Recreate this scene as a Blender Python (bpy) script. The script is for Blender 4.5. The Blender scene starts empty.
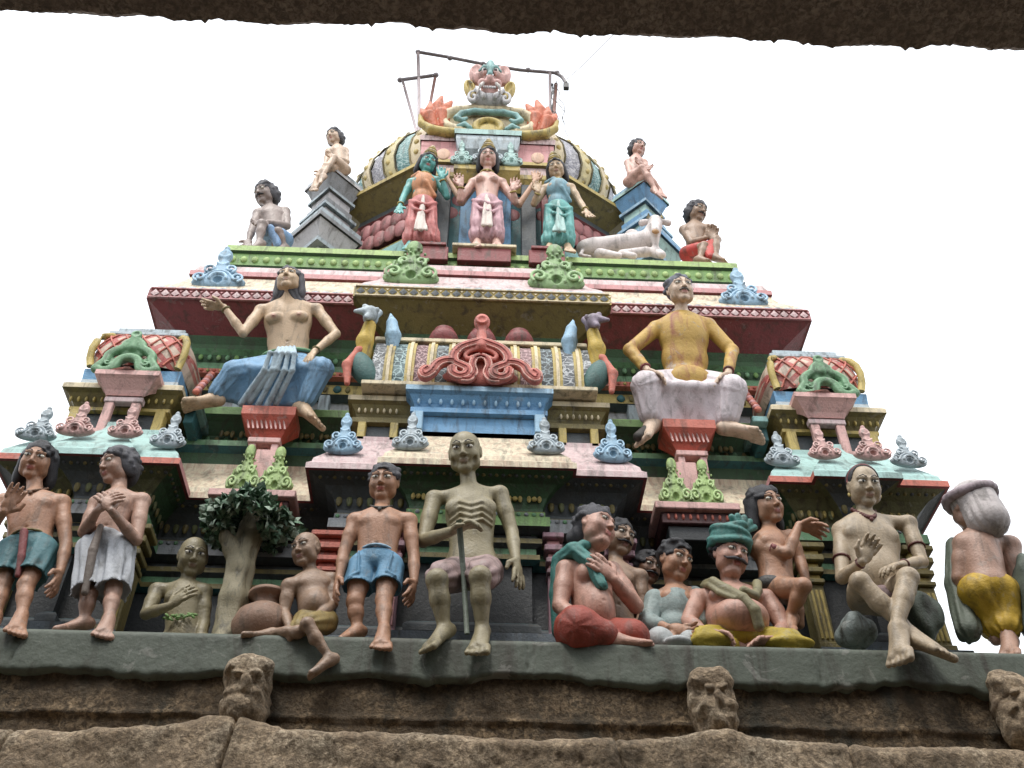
import bpy, math, random
import numpy as np
from math import sin, cos, pi, radians
random.seed(5); rng = np.random.RandomState(7)
sc = bpy.context.scene
COL = sc.collection

# ------------------------------------------------------------------ camera
FPX = 1035.0; W, H_ = 1024, 768
YAW, PITCH, ROLL = radians(2.46), radians(44.0), radians(0.15)
cf = np.array([sin(YAW)*cos(PITCH), cos(YAW)*cos(PITCH), sin(PITCH)])
cr0 = np.array([cos(YAW), -sin(YAW), 0.0]); cu0 = np.cross(cr0, cf)
cr = cr0*cos(ROLL)+cu0*sin(ROLL); cu = -cr0*sin(ROLL)+cu0*cos(ROLL)
cam_d = bpy.data.cameras.new('camera'); cam = bpy.data.objects.new('camera', cam_d); COL.objects.link(cam)
from mathutils import Matrix, Vector
cam.matrix_world = Matrix(((cr[0], cu[0], -cf[0], 0), (cr[1], cu[1], -cf[1], 0), (cr[2], cu[2], -cf[2], 0), (0, 0, 0, 1)))
cam_d.sensor_width = 36.0; cam_d.lens = 36.0*FPX/W; cam_d.clip_start = 0.05; cam_d.clip_end = 3000
sc.camera = cam
GZ = -1.6                                   # ground level; the lens is 1.6 m above it
def at(px, py, Y):                          # point at distance Y in front of the viewer seen in direction (px, py)
    d = cf*FPX+cr*(px-W/2)-cu*(py-H_/2); return d*Y/d[1]
def mpp(p):                                 # metres per pixel at a point
    return float(np.dot(p, cf))/FPX

# ------------------------------------------------------------------ world, sun, exposure (overcast day)
SUN_EL, SUN_AZ = radians(62), radians(-25)
wd = bpy.data.worlds.new("World"); sc.world = wd; wd.use_nodes = True
nt = wd.node_tree; bg = nt.nodes['Background']
sky = nt.nodes.new('ShaderNodeTexSky'); sky.sky_type = 'NISHITA'; sky.sun_disc = False
sky.sun_elevation = SUN_EL; sky.sun_rotation = radians(180)+SUN_AZ; sky.dust_density = 6; sky.air_density = 1.2
mx = nt.nodes.new('ShaderNodeMix'); mx.data_type = 'RGBA'; mx.inputs[0].default_value = 0.86   # thick cloud layer
nt.links.new(sky.outputs[0], mx.inputs[6]); mx.inputs[7].default_value = (10.6, 11.0, 11.5, 1)
nt.links.new(mx.outputs[2], bg.inputs[0]); bg.inputs[1].default_value = 0.11
sd = bpy.data.lights.new('sun', 'SUN'); sd.energy = 1.3; sd.angle = radians(14); sd.color = (1, .96, .9)
so = bpy.data.objects.new('sun', sd); COL.objects.link(so)
sv = Vector((sin(SUN_AZ)*cos(SUN_EL), -cos(SUN_AZ)*cos(SUN_EL), sin(SUN_EL)))
so.rotation_euler = sv.to_track_quat('Z', 'Y').to_euler()
sc.view_settings.view_transform = 'Standard'; sc.view_settings.look = 'None'
sc.view_settings.gamma = 1; sc.view_settings.use_curve_mapping = False
sc.view_settings.exposure = 0.74
sc.render.engine = 'CYCLES'

# ------------------------------------------------------------------ materials
MATS = {}; PCOL = {}
def paint(name, col, rough=0.55, stain=0.5, bump=0.4, scale=3.0, tint=None, grime=(.045, .042, .030), pattern=None):
    """weathered painted stucco: base colour, faded and stained patches, fine bump"""
    if name in MATS: return MATS[name]
    PCOL[name] = tuple(col)
    m = bpy.data.materials.new(name); m.use_nodes = True; N = m.node_tree.nodes; L = m.node_tree.links
    b = N['Principled BSDF']; tc = N.new('ShaderNodeTexCoord'); geo = N.new('ShaderNodeNewGeometry')
    def noise(sc_, det=6, dis=0.0, vec=None):
        n = N.new('ShaderNodeTexNoise'); n.inputs['Scale'].default_value = sc_; n.inputs['Detail'].default_value = det
        n.inputs['Roughness'].default_value = .62; n.inputs['Distortion'].default_value = dis
        L.new(vec or geo.outputs['Position'], n.inputs['Vector']); return n.outputs['Fac']
    def ramp(f, a, c):
        r = N.new('ShaderNodeMapRange'); r.inputs[1].default_value = a; r.inputs[2].default_value = c; L.new(f, r.inputs[0]); return r.outputs[0]
    def mix(f, a, c, mode='MIX'):
        x = N.new('ShaderNodeMix'); x.data_type = 'RGBA'; x.blend_type = mode
        if isinstance(f, (int, float)): x.inputs[0].default_value = f
        else: L.new(f, x.inputs[0])
        for s, v in ((6, a), (7, c)):
            if isinstance(v, tuple): x.inputs[s].default_value = (*v[:3], 1)
            else: L.new(v, x.inputs[s])
        return x.outputs[2]
    def mul(a, k):
        n = N.new('ShaderNodeMath'); n.operation = 'MULTIPLY'; L.new(a, n.inputs[0])
        if isinstance(k, (int, float)): n.inputs[1].default_value = k
        else: L.new(k, n.inputs[1])
        return n.outputs[0]
    l_ = sum(col)/3; c = tuple(max(.004, min(.8, (l_+(v-l_)*1.12))) for v in col)
    cur = c
    if pattern: cur = pattern(N, L, tc, geo, c, mix, ramp, noise, mul)
    if tint is not None:
        at_ = N.new('ShaderNodeAttribute'); at_.attribute_name = 'tint'
        cur = mix(at_.outputs['Fac'], cur, tint)
    lighter = tuple(min(.85, v*1.3+.012*min(1, l_*8)) for v in c)
    cur = mix(mul(ramp(noise(scale*1.1), .45, .75), .55*min(1, stain+.4)*min(1, l_*12)), cur, lighter)
    cur = mix(mul(ramp(noise(scale*5.5, 8, .4), .5, .8), .45*stain), cur, tuple(v*.42 for v in c))
    mp = N.new('ShaderNodeMapping'); mp.inputs['Scale'].default_value = (1, 1, .22); L.new(geo.outputs['Position'], mp.inputs[0])
    cur = mix(mul(ramp(noise(scale*3.4, 9, .8, mp.outputs[0]), .50, .68), min(1, 1.25*stain)), cur, grime if l_ > .04 else tuple(v*.5 for v in c))
    chip = mul(ramp(noise(scale*2.1, 12, 1.2), .60, .64), .55*stain*min(1, l_*6)); cur = mix(chip, cur, (.34, .33, .30))
    cur = mix(mul(ramp(noise(scale*13, 10, .2), .60, .72), .6*stain), cur, tuple(v*.25 for v in c))
    L.new(cur, b.inputs['Base Color'])
    rr = N.new('ShaderNodeMapRange'); L.new(noise(scale*8), rr.inputs[0]); rr.inputs[3].default_value = rough-.12; rr.inputs[4].default_value = rough+.2
    L.new(rr.outputs[0], b.inputs['Roughness'])
    bp = N.new('ShaderNodeBump'); bp.inputs['Strength'].default_value = bump; bp.inputs['Distance'].default_value = .02
    L.new(noise(scale*14, 8), bp.inputs['Height']); L.new(bp.outputs[0], b.inputs['Normal'])
    MATS[name] = m; return m

def pat_scroll(dark, sc_=15, lo=.02, hi=.09):     # painted/carved filigree: meandering raised lines over a ground colour
    def f(N, L, tc, geo, c, mix, ramp, noise, mul):
        v = N.new('ShaderNodeTexVoronoi'); v.feature = 'DISTANCE_TO_EDGE'; v.inputs['Scale'].default_value = sc_
        w = N.new('ShaderNodeTexNoise'); w.inputs['Scale'].default_value = 9; L.new(geo.outputs['Position'], w.inputs[0])
        mxx = N.new('ShaderNodeMix'); mxx.data_type = 'RGBA'; mxx.inputs[0].default_value = .13
        L.new(geo.outputs['Position'], mxx.inputs[6]); L.new(w.outputs['Color'], mxx.inputs[7]); L.new(mxx.outputs[2], v.inputs['Vector'])
        return mix(ramp(v.outputs['Distance'], lo, hi), c, dark)
    return f
def pat_lattice(line, sx=3.2, sz=3.2, wd=.13):    # diagonal lattice in x/z
    def f(N, L, tc, geo, c, mix, ramp, noise, mul):
        s = N.new('ShaderNodeSeparateXYZ'); L.new(tc.outputs['Object'], s.inputs[0])
        outs = []
        for sg in (1, -1):
            a = N.new('ShaderNodeMath'); a.operation = 'MULTIPLY_ADD'; L.new(s.outputs[0], a.inputs[0]); a.inputs[1].default_value = sx
            z = N.new('ShaderNodeMath'); z.operation = 'MULTIPLY'; L.new(s.outputs[2], z.inputs[0]); z.inputs[1].default_value = sz*sg
            L.new(z.outputs[0], a.inputs[2])
            p = N.new('ShaderNodeMath'); p.operation = 'PINGPONG'; L.new(a.outputs[0], p.inputs[0]); p.inputs[1].default_value = .5
            q = N.new('ShaderNodeMath'); q.operation = 'LESS_THAN'; L.new(p.outputs[0], q.inputs[0]); q.inputs[1].default_value = wd; outs.append(q.outputs[0])
        m_ = N.new('ShaderNodeMath'); m_.operation = 'MAXIMUM'; L.new(outs[0], m_.inputs[0]); L.new(outs[1], m_.inputs[1])
        return mix(m_.outputs[0], c, line)
    return f
def pat_streak(c2, sc_=26):
    def f(N, L, tc, geo, c, mix, ramp, noise, mul):
        mp = N.new('ShaderNodeMapping'); mp.inputs['Scale'].default_value = (1, 1, .06); L.new(geo.outputs['Position'], mp.inputs[0])
        return mix(ramp(noise(sc_, 5, .3, mp.outputs[0]), .42, .62), c, c2)
    return f

cream = paint('cream_paint', (.60, .52, .36), stain=.55)
creamp = paint('cream_streaked_paint', (.62, .56, .42), stain=.55, pattern=pat_streak((.50, .36, .26)))
palepink = paint('pale_pink_paint', (.58, .47, .46), stain=.5, pattern=pat_streak((.52, .36, .36)))
pink = paint('pink_paint', (.60, .38, .35), stain=.5)
rosepink = paint('rose_paint', (.52, .27, .27), stain=.45)
red = paint('red_paint', (.42, .10, .07), stain=.5)
brick = paint('brick_red_paint', (.47, .15, .11), stain=.5)
maroon = paint('maroon_paint', (.20, .055, .055), stain=.55)
teal = paint('teal_paint', (.22, .38, .37), stain=.5)
paleteal = paint('pale_teal_paint', (.36, .52, .49), stain=.45)
dteal = paint('dark_teal_paint', (.04, .13, .14), stain=.5)
green = paint('green_paint', (.17, .29, .10), stain=.55)
lime = paint('light_green_paint', (.33, .45, .18), stain=.45)
dgreen = paint('dark_green_paint', (.045, .095, .045), stain=.6)
mgreen = paint('sage_green_paint', (.15, .29, .16), stain=.55)
blue = paint('blue_paint', (.15, .30, .47), stain=.5)
lblue = paint('light_blue_paint', (.30, .45, .57), stain=.5)
silver = paint('silver_blue_paint', (.40, .46, .49), stain=.55)
grey = paint('grey_paint', (.25, .26, .27), stain=.5)
lgrey = paint('light_grey_paint', (.48, .48, .49), stain=.5)
slate = paint('slate_paint', (.07, .08, .085), stain=.5)
bluegrey = paint('blue_grey_paint', (.15, .18, .21), stain=.5)
gold = paint('ochre_paint', (.42, .33, .12), stain=.6)
dgold = paint('dull_gold_paint', (.17, .14, .055), stain=.6)
white = paint('white_paint', (.70, .67, .64), stain=.45)
black = paint('black_paint', (.02, .02, .022), stain=.1, rough=.4)
mauve = paint('mauve_paint', (.30, .18, .21), stain=.5)
filig_s = paint('silver_filigree', (.52, .54, .55), stain=.4, pattern=pat_scroll((.035, .045, .055)))
filig_t = paint('teal_filigree', (.38, .50, .50), stain=.4, pattern=pat_scroll((.01, .05, .06)))
filig_m = paint('maroon_filigree', (.46, .32, .32), stain=.4, pattern=pat_scroll((.07, .012, .018)))
filig_k = paint('dark_filigree', (.30, .36, .38), stain=.4, pattern=pat_scroll((.006, .012, .015)))
lattice = paint('lattice_paint', (.52, .42, .34), stain=.5, pattern=pat_lattice((.42, .09, .08)))

def stone_mat(name, c1, c2, c3, sc_=2.0, bump=.9, moss=0.0):
    m = bpy.data.materials.new(name); m.use_nodes = True; N = m.node_tree.nodes; L = m.node_tree.links; b = N['Principled BSDF']
    geo = N.new('ShaderNodeNewGeometry'); b.inputs['Roughness'].default_value = .92
    def noise(s, d=8, dis=.3):
        n = N.new('ShaderNodeTexNoise'); n.inputs['Scale'].default_value = s; n.inputs['Detail'].default_value = d; n.inputs['Roughness'].default_value = .68
        n.inputs['Distortion'].default_value = dis; L.new(geo.outputs['Position'], n.inputs['Vector']); return n.outputs['Fac']
    r = N.new('ShaderNodeValToRGB'); L.new(noise(sc_), r.inputs[0]); e = r.color_ramp.elements
    e[0].position = .30; e[0].color = (*c1, 1); e[1].position = .68; e[1].color = (*c3, 1); n_ = e.new(.5); n_.color = (*c2, 1)
    r2 = N.new('ShaderNodeMapRange'); L.new(noise(sc_*9, 8, .6), r2.inputs[0]); r2.inputs[1].default_value = .42; r2.inputs[2].default_value = .62
    mx = N.new('ShaderNodeMix'); mx.data_type = 'RGBA'; L.new(r2.outputs[0], mx.inputs[0]); mx.inputs[6].default_value = (*[v*.42 for v in c2], 1); L.new(r.outputs[0], mx.inputs[7])
    mp = N.new('ShaderNodeMapping'); mp.inputs['Scale'].default_value = (1, 1, .25); L.new(geo.outputs['Position'], mp.inputs[0])
    n5 = N.new('ShaderNodeTexNoise'); n5.inputs['Scale'].default_value = 2.6; n5.inputs['Detail'].default_value = 9; n5.inputs['Distortion'].default_value = .5; L.new(mp.outputs[0], n5.inputs['Vector'])
    r5 = N.new('ShaderNodeMapRange'); L.new(n5.outputs['Fac'], r5.inputs[0]); r5.inputs[1].default_value = .50; r5.inputs[2].default_value = .64; r5.inputs[4].default_value = moss
    m5 = N.new('ShaderNodeMix'); m5.data_type = 'RGBA'; L.new(r5.outputs[0], m5.inputs[0]); L.new(mx.outputs[2], m5.inputs[6]); m5.inputs[7].default_value = (.028, .028, .020, 1)
    L.new(m5.outputs[2], b.inputs['Base Color'])
    bp = N.new('ShaderNodeBump'); bp.inputs['Strength'].default_value = bump; bp.inputs['Distance'].default_value = .05; L.new(noise(sc_*8, 12), bp.inputs['Height']); L.new(bp.outputs[0], b.inputs['Normal'])
    return m
stone = stone_mat('weathered_granite', (.24, .17, .11), (.60, .46, .31), (.80, .68, .51), 3.2, 1.0, moss=.35)
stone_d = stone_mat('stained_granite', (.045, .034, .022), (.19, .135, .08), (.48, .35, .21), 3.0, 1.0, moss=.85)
eave_m = stone_mat('eave_stone', (.26, .20, .16), (.44, .35, .28), (.58, .48, .40), 3.0, .8)
ground_m = stone_mat('courtyard_paving', (.20, .18, .15), (.30, .27, .23), (.38, .35, .30), 1.3, .4)
render_m = paint('ledge_render', (.092, .108, .086), rough=.6, stain=1.0, bump=.35, scale=1.6)

# ------------------------------------------------------------------ objects
def mesh_obj(name, V, Fc, mats, parent=None, smooth=False, midx=None, loc=None):
    me = bpy.data.meshes.new(name); me.from_pydata([tuple(map(float, v)) for v in V], [], Fc)
    for m in (mats if isinstance(mats, (list, tuple)) else [mats]): me.materials.append(m)
    if midx is not None: me.polygons.foreach_set('material_index', midx)
    if smooth is True: me.polygons.foreach_set('use_smooth', [True]*len(me.polygons))
    elif smooth: me.polygons.foreach_set('use_smooth', smooth)
    me.update()
    o = bpy.data.objects.new(name, me); COL.objects.link(o)
    if parent is not None: o.parent = parent; o.matrix_parent_inverse = Matrix.Translation(-parent.location)
    return o
def empty(name, loc=(0, 0, 0)):
    o = bpy.data.objects.new(name, None); COL.objects.link(o); o.location = tuple(map(float, loc)); o.empty_display_size = .2; return o
def tag(o, label=None, cat=None, group=None, kind=None):
    if label: o['label'] = label
    if cat: o['category'] = cat
    if group: o['group'] = group
    if kind: o['kind'] = kind
    return o

class MB:
    """collects shapes, builds ONE mesh object"""
    def __init__(s): s.V = []; s.F = []; s.M = []; s.S = []; s.mats = []
    def mi(s, m):
        if m not in s.mats: s.mats.append(m)
        return s.mats.index(m)
    def add(s, V, F, m, smooth=False):
        n = len(s.V); s.V += [tuple(v) for v in V]; k = s.mi(m)
        for f in F: s.F.append(tuple(i+n for i in f)); s.M.append(k); s.S.append(smooth)
    def box(s, x0, x1, y0, y1, z0, z1, m, bev=.008):
        b = min(bev, (x1-x0)*.3, (y1-y0)*.3, (z1-z0)*.3)
        V = []
        for sx in (0, 1):
            for sy in (0, 1):
                for sz in (0, 1):
                    X = (x0, x1)[sx]; Y = (y0, y1)[sy]; Z = (z0, z1)[sz]; dx = b*(1-2*sx); dy = b*(1-2*sy); dz = b*(1-2*sz)
                    V += [(X, Y+dy, Z+dz), (X+dx, Y, Z+dz), (X+dx, Y+dy, Z)]
        def i(sx, sy, sz, a): return ((sx*2+sy)*2+sz)*3+a
        F = []
        for a in range(3):
            for t in (0, 1):
                q = []
                for (u, v) in ((0, 0), (1, 0), (1, 1), (0, 1)):
                    c = [0, 0, 0]; c[a] = t; c[(a+1) % 3] = u; c[(a+2) % 3] = v; q.append(i(*c, a))
                F.append(q if t else q[::-1])
        for a in range(3):
            for u in (0, 1):
                for v in (0, 1):
                    c0 = [0, 0, 0]; c0[(a+1) % 3] = u; c0[(a+2) % 3] = v; c1 = list(c0); c1[a] = 1
                    F.append([i(*c0, (a+1) % 3), i(*c1, (a+1) % 3), i(*c1, (a+2) % 3), i(*c0, (a+2) % 3)][::(1 if u == v else -1)])
        for sx in (0, 1):
            for sy in (0, 1):
                for sz in (0, 1): F.append([i(sx, sy, sz, a) for a in range(3)][::(1 if (sx+sy+sz) % 2 else -1)])
        s.add(V, F, m)
    def sweep(s, path, prof, mats, closed=False, cap=True):
        """moulding: profile [(out, z, mat)...] bottom to top swept along an XY path; out is measured outwards (to the right of travel)."""
        P = [np.array(p, float) for p in path]; n = len(P); nr = []
        for i in range(n):
            def nn(a, b): d = P[b]-P[a]; d = d/np.linalg.norm(d); return np.array([d[1], -d[0]])
            if closed: a, b = nn((i-1) % n, i), nn(i, (i+1) % n)
            else: a = nn(i-1, i) if i > 0 else nn(0, 1); b = nn(i, i+1) if i < n-1 else a
            v = (a+b)/(1+np.dot(a, b)); nr.append(v)
        V = []; 
        for i in range(n):
            for q in prof: V.append((P[i][0]+nr[i][0]*q[0], P[i][1]+nr[i][1]*q[0], q[1]))
        k = len(prof)
        for i in range(n if closed else n-1):
            j = (i+1) % n
            for t in range(k-1):
                mt = prof[t][2] if len(prof[t]) > 2 and prof[t][2] is not None else 'S'
                if callable(mt): mt = mt(i)
                if mt == 'S': mt = mats[i] if isinstance(mats, list) else mats
                s.add([V[i*k+t], V[j*k+t], V[j*k+t+1], V[i*k+t+1]], [(0, 1, 2, 3)], mt)
        if cap and not closed:
            mt = mats[0] if isinstance(mats, list) else mats
            s.add(V[:k], [tuple(range(k))], mt); s.add(V[-k:], [tuple(range(k))[::-1]], mt)
    def tube(s, pts, r, m, n=8, smooth=True):
        P = [np.array(p, float) for p in pts]; V = []; rr = r if isinstance(r, (list, tuple)) else [r]*len(P)
        for i, p in enumerate(P):
            d = P[min(i+1, len(P)-1)]-P[max(i-1, 0)]; d = d/np.linalg.norm(d)
            a = np.cross(d, (0, 0, 1) if abs(d[2]) < .9 else (1, 0, 0)); a /= np.linalg.norm(a); b = np.cross(d, a)
            for k in range(n): t = 2*pi*k/n; V.append(p+(a*cos(t)+b*sin(t))*rr[i])
        F = []
        for i in range(len(P)-1):
            for k in range(n): F.append((i*n+k, i*n+(k+1) % n, (i+1)*n+(k+1) % n, (i+1)*n+k))
        F.append(tuple(range(n))); F.append(tuple(range((len(P)-1)*n, len(P)*n))[::-1])
        s.add(V, F, m, smooth)
    def ell(s, c, r, m, R=None, nu=12, nv=8, smooth=True):
        V = []; F = []
        for j in range(nv+1):
            t = pi*j/nv
            for i in range(nu):
                p = 2*pi*i/nu; v = np.array([r[0]*sin(t)*cos(p), r[1]*sin(t)*sin(p), r[2]*cos(t)])
                if R is not None: v = R@v
                V.append(np.array(c)+v)
        for j in range(nv):
            for i in range(nu): F.append((j*nu+i, (j+1)*nu+i, (j+1)*nu+(i+1) % nu, j*nu+(i+1) % nu))
        s.add(V, F, m, smooth)
    def lathe(s, c, prof, m, n=20, smooth=True, sq=None):
        V = []; F = []
        for r, z in prof:
            for i in range(n):
                t = 2*pi*i/n; k = 1
                V.append((c[0]+r*cos(t)*k, c[1]+r*sin(t)*k, c[2]+z))
        for j in range(len(prof)-1):
            for i in range(n): F.append((j*n+i, j*n+(i+1) % n, (j+1)*n+(i+1) % n, (j+1)*n+i))
        s.add(V, F, m, smooth)
    def build(s, name, parent=None):
        return mesh_obj(name, s.V, s.F, s.mats, parent, s.S, s.M)

# ------------------------------------------------------------------ signed distance sculpting
class Fld:
    def __init__(s, lo, hi, h):
        s.lo = np.array(lo, float); s.h = h; s.n = np.maximum(4, np.ceil((np.array(hi)-s.lo)/h).astype(int)+1)
        s.v = np.full(s.n, 1.0, np.float32); s.ax = [s.lo[i]+h*np.arange(s.n[i]) for i in range(3)]
    def _reg(s, lo, hi):
        a = np.maximum(0, np.floor((lo-s.lo)/s.h).astype(int)); b = np.minimum(s.n, np.ceil((hi-s.lo)/s.h).astype(int)+1)
        if np.any(b <= a): return None
        return tuple(slice(a[i], b[i]) for i in range(3))
    def _app(s, lo, hi, fn, k, op):
        pad = k+2.5*s.h; rg = s._reg(np.array(lo)-pad, np.array(hi)+pad)
        if rg is None: return
        x = s.ax[0][rg[0]][:, None, None]; y = s.ax[1][rg[1]][None, :, None]; z = s.ax[2][rg[2]][None, None, :]
        d = fn(x, y, z); a = s.v[rg]; k = max(k, 1e-5)
        if op == 'add': hh = np.maximum(k-np.abs(a-d), 0)/k; s.v[rg] = np.minimum(a, d)-hh*hh*k*.25
        elif op == 'sub': d = -d; hh = np.maximum(k-np.abs(a-d), 0)/k; s.v[rg] = np.maximum(a, d)+hh*hh*k*.25
    def ell(s, c, r, R=None, k=.02, op='add', rip=None):
        c = np.array(c, float); r = np.array(r, float); m = max(r)
        def f(x, y, z):
            X, Y, Z = x-c[0], y-c[1], z-c[2]
            if R is not None: X, Y, Z = [R[0, i]*X+R[1, i]*Y+R[2, i]*Z for i in range(3)]
            k0 = np.sqrt((X/r[0])**2+(Y/r[1])**2+(Z/r[2])**2)+1e-9; k1 = np.sqrt((X/r[0]**2)**2+(Y/r[1]**2)**2+(Z/r[2]**2)**2)+1e-9
            d = k0*(k0-1)/k1
            if rip: d = d+rip[0]*np.sin(rip[1]*np.arctan2(Y, X)+rip[2]*Z)
            return d
        s._app(c-m, c+m, f, k, op)
    def cap(s, a, b, ra, rb=None, k=.02, op='add', rip=None, sq=1.0, sqd=None):
        a = np.array(a, float); b = np.array(b, float); rb = ra if rb is None else rb; ba = b-a; L2 = max(1e-9, float(ba@ba)); m = max(ra, rb)
        if rip:
            d_ = ba/math.sqrt(L2); e1 = np.cross(d_, (0, 1, 0)); e1 /= np.linalg.norm(e1); e2 = np.cross(d_, e1)
        def f(x, y, z):
            X, Y, Z = x-a[0], y-a[1], z-a[2]; t = np.clip((X*ba[0]+Y*ba[1]+Z*ba[2])/L2, 0, 1)
            px, py, pz = X-t*ba[0], Y-t*ba[1], Z-t*ba[2]
            if sqd is not None:
                q = px*sqd[0]+py*sqd[1]+pz*sqd[2]; ex = q*(1/sq-1); px, py, pz = px+ex*sqd[0], py+ex*sqd[1], pz+ex*sqd[2]
            d = np.sqrt(px*px+py*py+pz*pz)-(ra+(rb-ra)*t)
            if rip:
                th = np.arctan2(px*e2[0]+py*e2[1]+pz*e2[2], px*e1[0]+py*e1[1]+pz*e1[2]); d = d+rip[0]*(.75*np.sin(rip[1]*th+rip[2]*t)+.45*np.sin((rip[1]+3)*th-1.7*t+1)+.3*np.sin(2*th+7*t))*np.minimum(1, .3+t)
            return d
        s._app(np.minimum(a, b)-m, np.maximum(a, b)+m, f, k, op)
    def poly(s, pts, r, k=.01, op='add', **kw):
        rr = r if isinstance(r, (list, tuple)) else [r]*len(pts)
        for i in range(len(pts)-1): s.cap(pts[i], pts[i+1], rr[i], rr[i+1], k, op, **kw)
    def tri(s, a, b, c, th, k=.02, rip=None, op='add'):
        a, b, c = [np.array(q, float) for q in (a, b, c)]; ba, cb, ac = b-a, c-b, a-c; nor = np.cross(ba, ac); nn = float(nor@nor)+1e-12
        e1 = np.cross(ba, nor); e2 = np.cross(cb, nor); e3 = np.cross(ac, nor)
        if rip: rd = np.array(rip[1], float)
        def f(x, y, z):
            def dot(v, q): return (x-q[0])*v[0]+(y-q[1])*v[1]+(z-q[2])*v[2]
            def seg(v, q):
                t = np.clip(dot(v, q)/float(v@v), 0, 1); return (x-q[0]-t*v[0])**2+(y-q[1]-t*v[1])**2+(z-q[2]-t*v[2])**2
            ins = (np.sign(dot(e1, a))+np.sign(dot(e2, b))+np.sign(dot(e3, c))) >= 2
            ins2 = (np.sign(dot(e1, a))+np.sign(dot(e2, b))+np.sign(dot(e3, c))) <= -2
            de = np.minimum(np.minimum(seg(ba, a), seg(cb, b)), seg(ac, c)); dp = dot(nor, a)**2/nn
            d = np.sqrt(np.where(ins | ins2, dp, de))-th
            if rip: d = d+rip[0]*np.sin(x*rd[0]+y*rd[1]+z*rd[2])
            return d
        s._app(np.minimum(np.minimum(a, b), c)-th, np.maximum(np.maximum(a, b), c)+th, f, k, op)
    def mesh(s):
        v = s.v; nx, ny, nz = v.shape
        for sl in ((0,), (-1,)):
            v[sl[0], :, :] = 1; v[:, sl[0], :] = 1; v[:, :, sl[0]] = 1
        ins = v < 0
        cs = np.zeros((nx-1, ny-1, nz-1), np.int8)
        for dx in (0, 1):
            for dy in (0, 1):
                for dz in (0, 1): cs += ins[dx:nx-1+dx, dy:ny-1+dy, dz:nz-1+dz]
        act = (cs > 0) & (cs < 8); idx = np.full(act.shape, -1, np.int64); I = np.argwhere(act); idx[act] = np.arange(len(I))
        if len(I) == 0: return np.zeros((0, 3)), np.zeros((0, 4), int)
        acc = np.zeros((len(I), 3)); cnt = np.zeros(len(I)); i, j, k = I.T
        cor = [(a, b, c) for a in (0, 1) for b in (0, 1) for c in (0, 1)]
        for a in range(8):
            for ax in range(3):
                if cor[a][ax]: continue
                c0 = cor[a]; c1 = list(c0); c1[ax] = 1
                v0 = v[i+c0[0], j+c0[1], k+c0[2]]; v1 = v[i+c1[0], j+c1[1], k+c1[2]]; cx = (v0 < 0) != (v1 < 0)
                t = np.where(cx, v0/np.where(cx, v0-v1, 1), 0); p = np.tile(np.array(c0, float), (len(I), 1)); p[:, ax] += t
                acc[cx] += p[cx]; cnt += cx
        P = s.lo+(I+acc/cnt[:, None])*s.h
        Fs = []
        for ax in range(3):
            sl0 = [slice(1, n-1) for n in v.shape]; sl1 = list(sl0); sl0[ax] = slice(0, v.shape[ax]-1); sl1[ax] = slice(1, v.shape[ax])
            a = ins[tuple(sl0)]; b = ins[tuple(sl1)]; cx = a != b; E_ = np.argwhere(cx)
            if len(E_) == 0: continue
            flip = a[cx]; off = np.array([0 if q == ax else 1 for q in range(3)]); E_ = E_+off
            u, w = (ax+1) % 3, (ax+2) % 3
            def g(du, dw):
                q = E_.copy(); q[:, u] -= du; q[:, w] -= dw; return idx[q[:, 0], q[:, 1], q[:, 2]]
            Q = np.stack([g(1, 1), g(0, 1), g(0, 0), g(1, 0)], 1); Q[~flip] = Q[~flip][:, ::-1]; Fs.append(Q)
        Q = np.concatenate(Fs); Q = Q[(Q >= 0).all(1)]
        return P, Q
def np_obj(name, P, Q, mats, parent=None, smooth=True):
    me = bpy.data.meshes.new(name); me.vertices.add(len(P)); me.vertices.foreach_set('co', P.astype(np.float32).ravel())
    me.loops.add(Q.size); me.loops.foreach_set('vertex_index', Q.astype(np.int32).ravel())
    me.polygons.add(len(Q)); me.polygons.foreach_set('loop_start', np.arange(0, Q.size, 4, dtype=np.int32))
    try: me.polygons.foreach_set('loop_total', np.full(len(Q), 4, dtype=np.int32))
    except Exception: pass
    me.polygons.foreach_set('use_smooth', np.ones(len(Q), bool))
    for m in (mats if isinstance(mats, (list, tuple)) else [mats]): me.materials.append(m)
    me.update(calc_edges=True); me.validate()
    o = bpy.data.objects.new(name, me); COL.objects.link(o)
    if parent is not None: o.parent = parent; o.matrix_parent_inverse = Matrix.Translation(-parent.location)
    return o
def nrm(v): v = np.array(v, float); return v/(np.linalg.norm(v)+1e-12)
def lerp(a, b, t): return a+(b-a)*t
# ------------------------------------------------------------------ setting: ground, roofed walk the viewer stands in
g = MB(); g.add([(-300, -300, GZ), (300, -300, GZ), (300, 300, GZ), (-300, 300, GZ)], [(0, 1, 2, 3)], ground_m)
tag(g.build('ground'), kind='structure')
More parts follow.
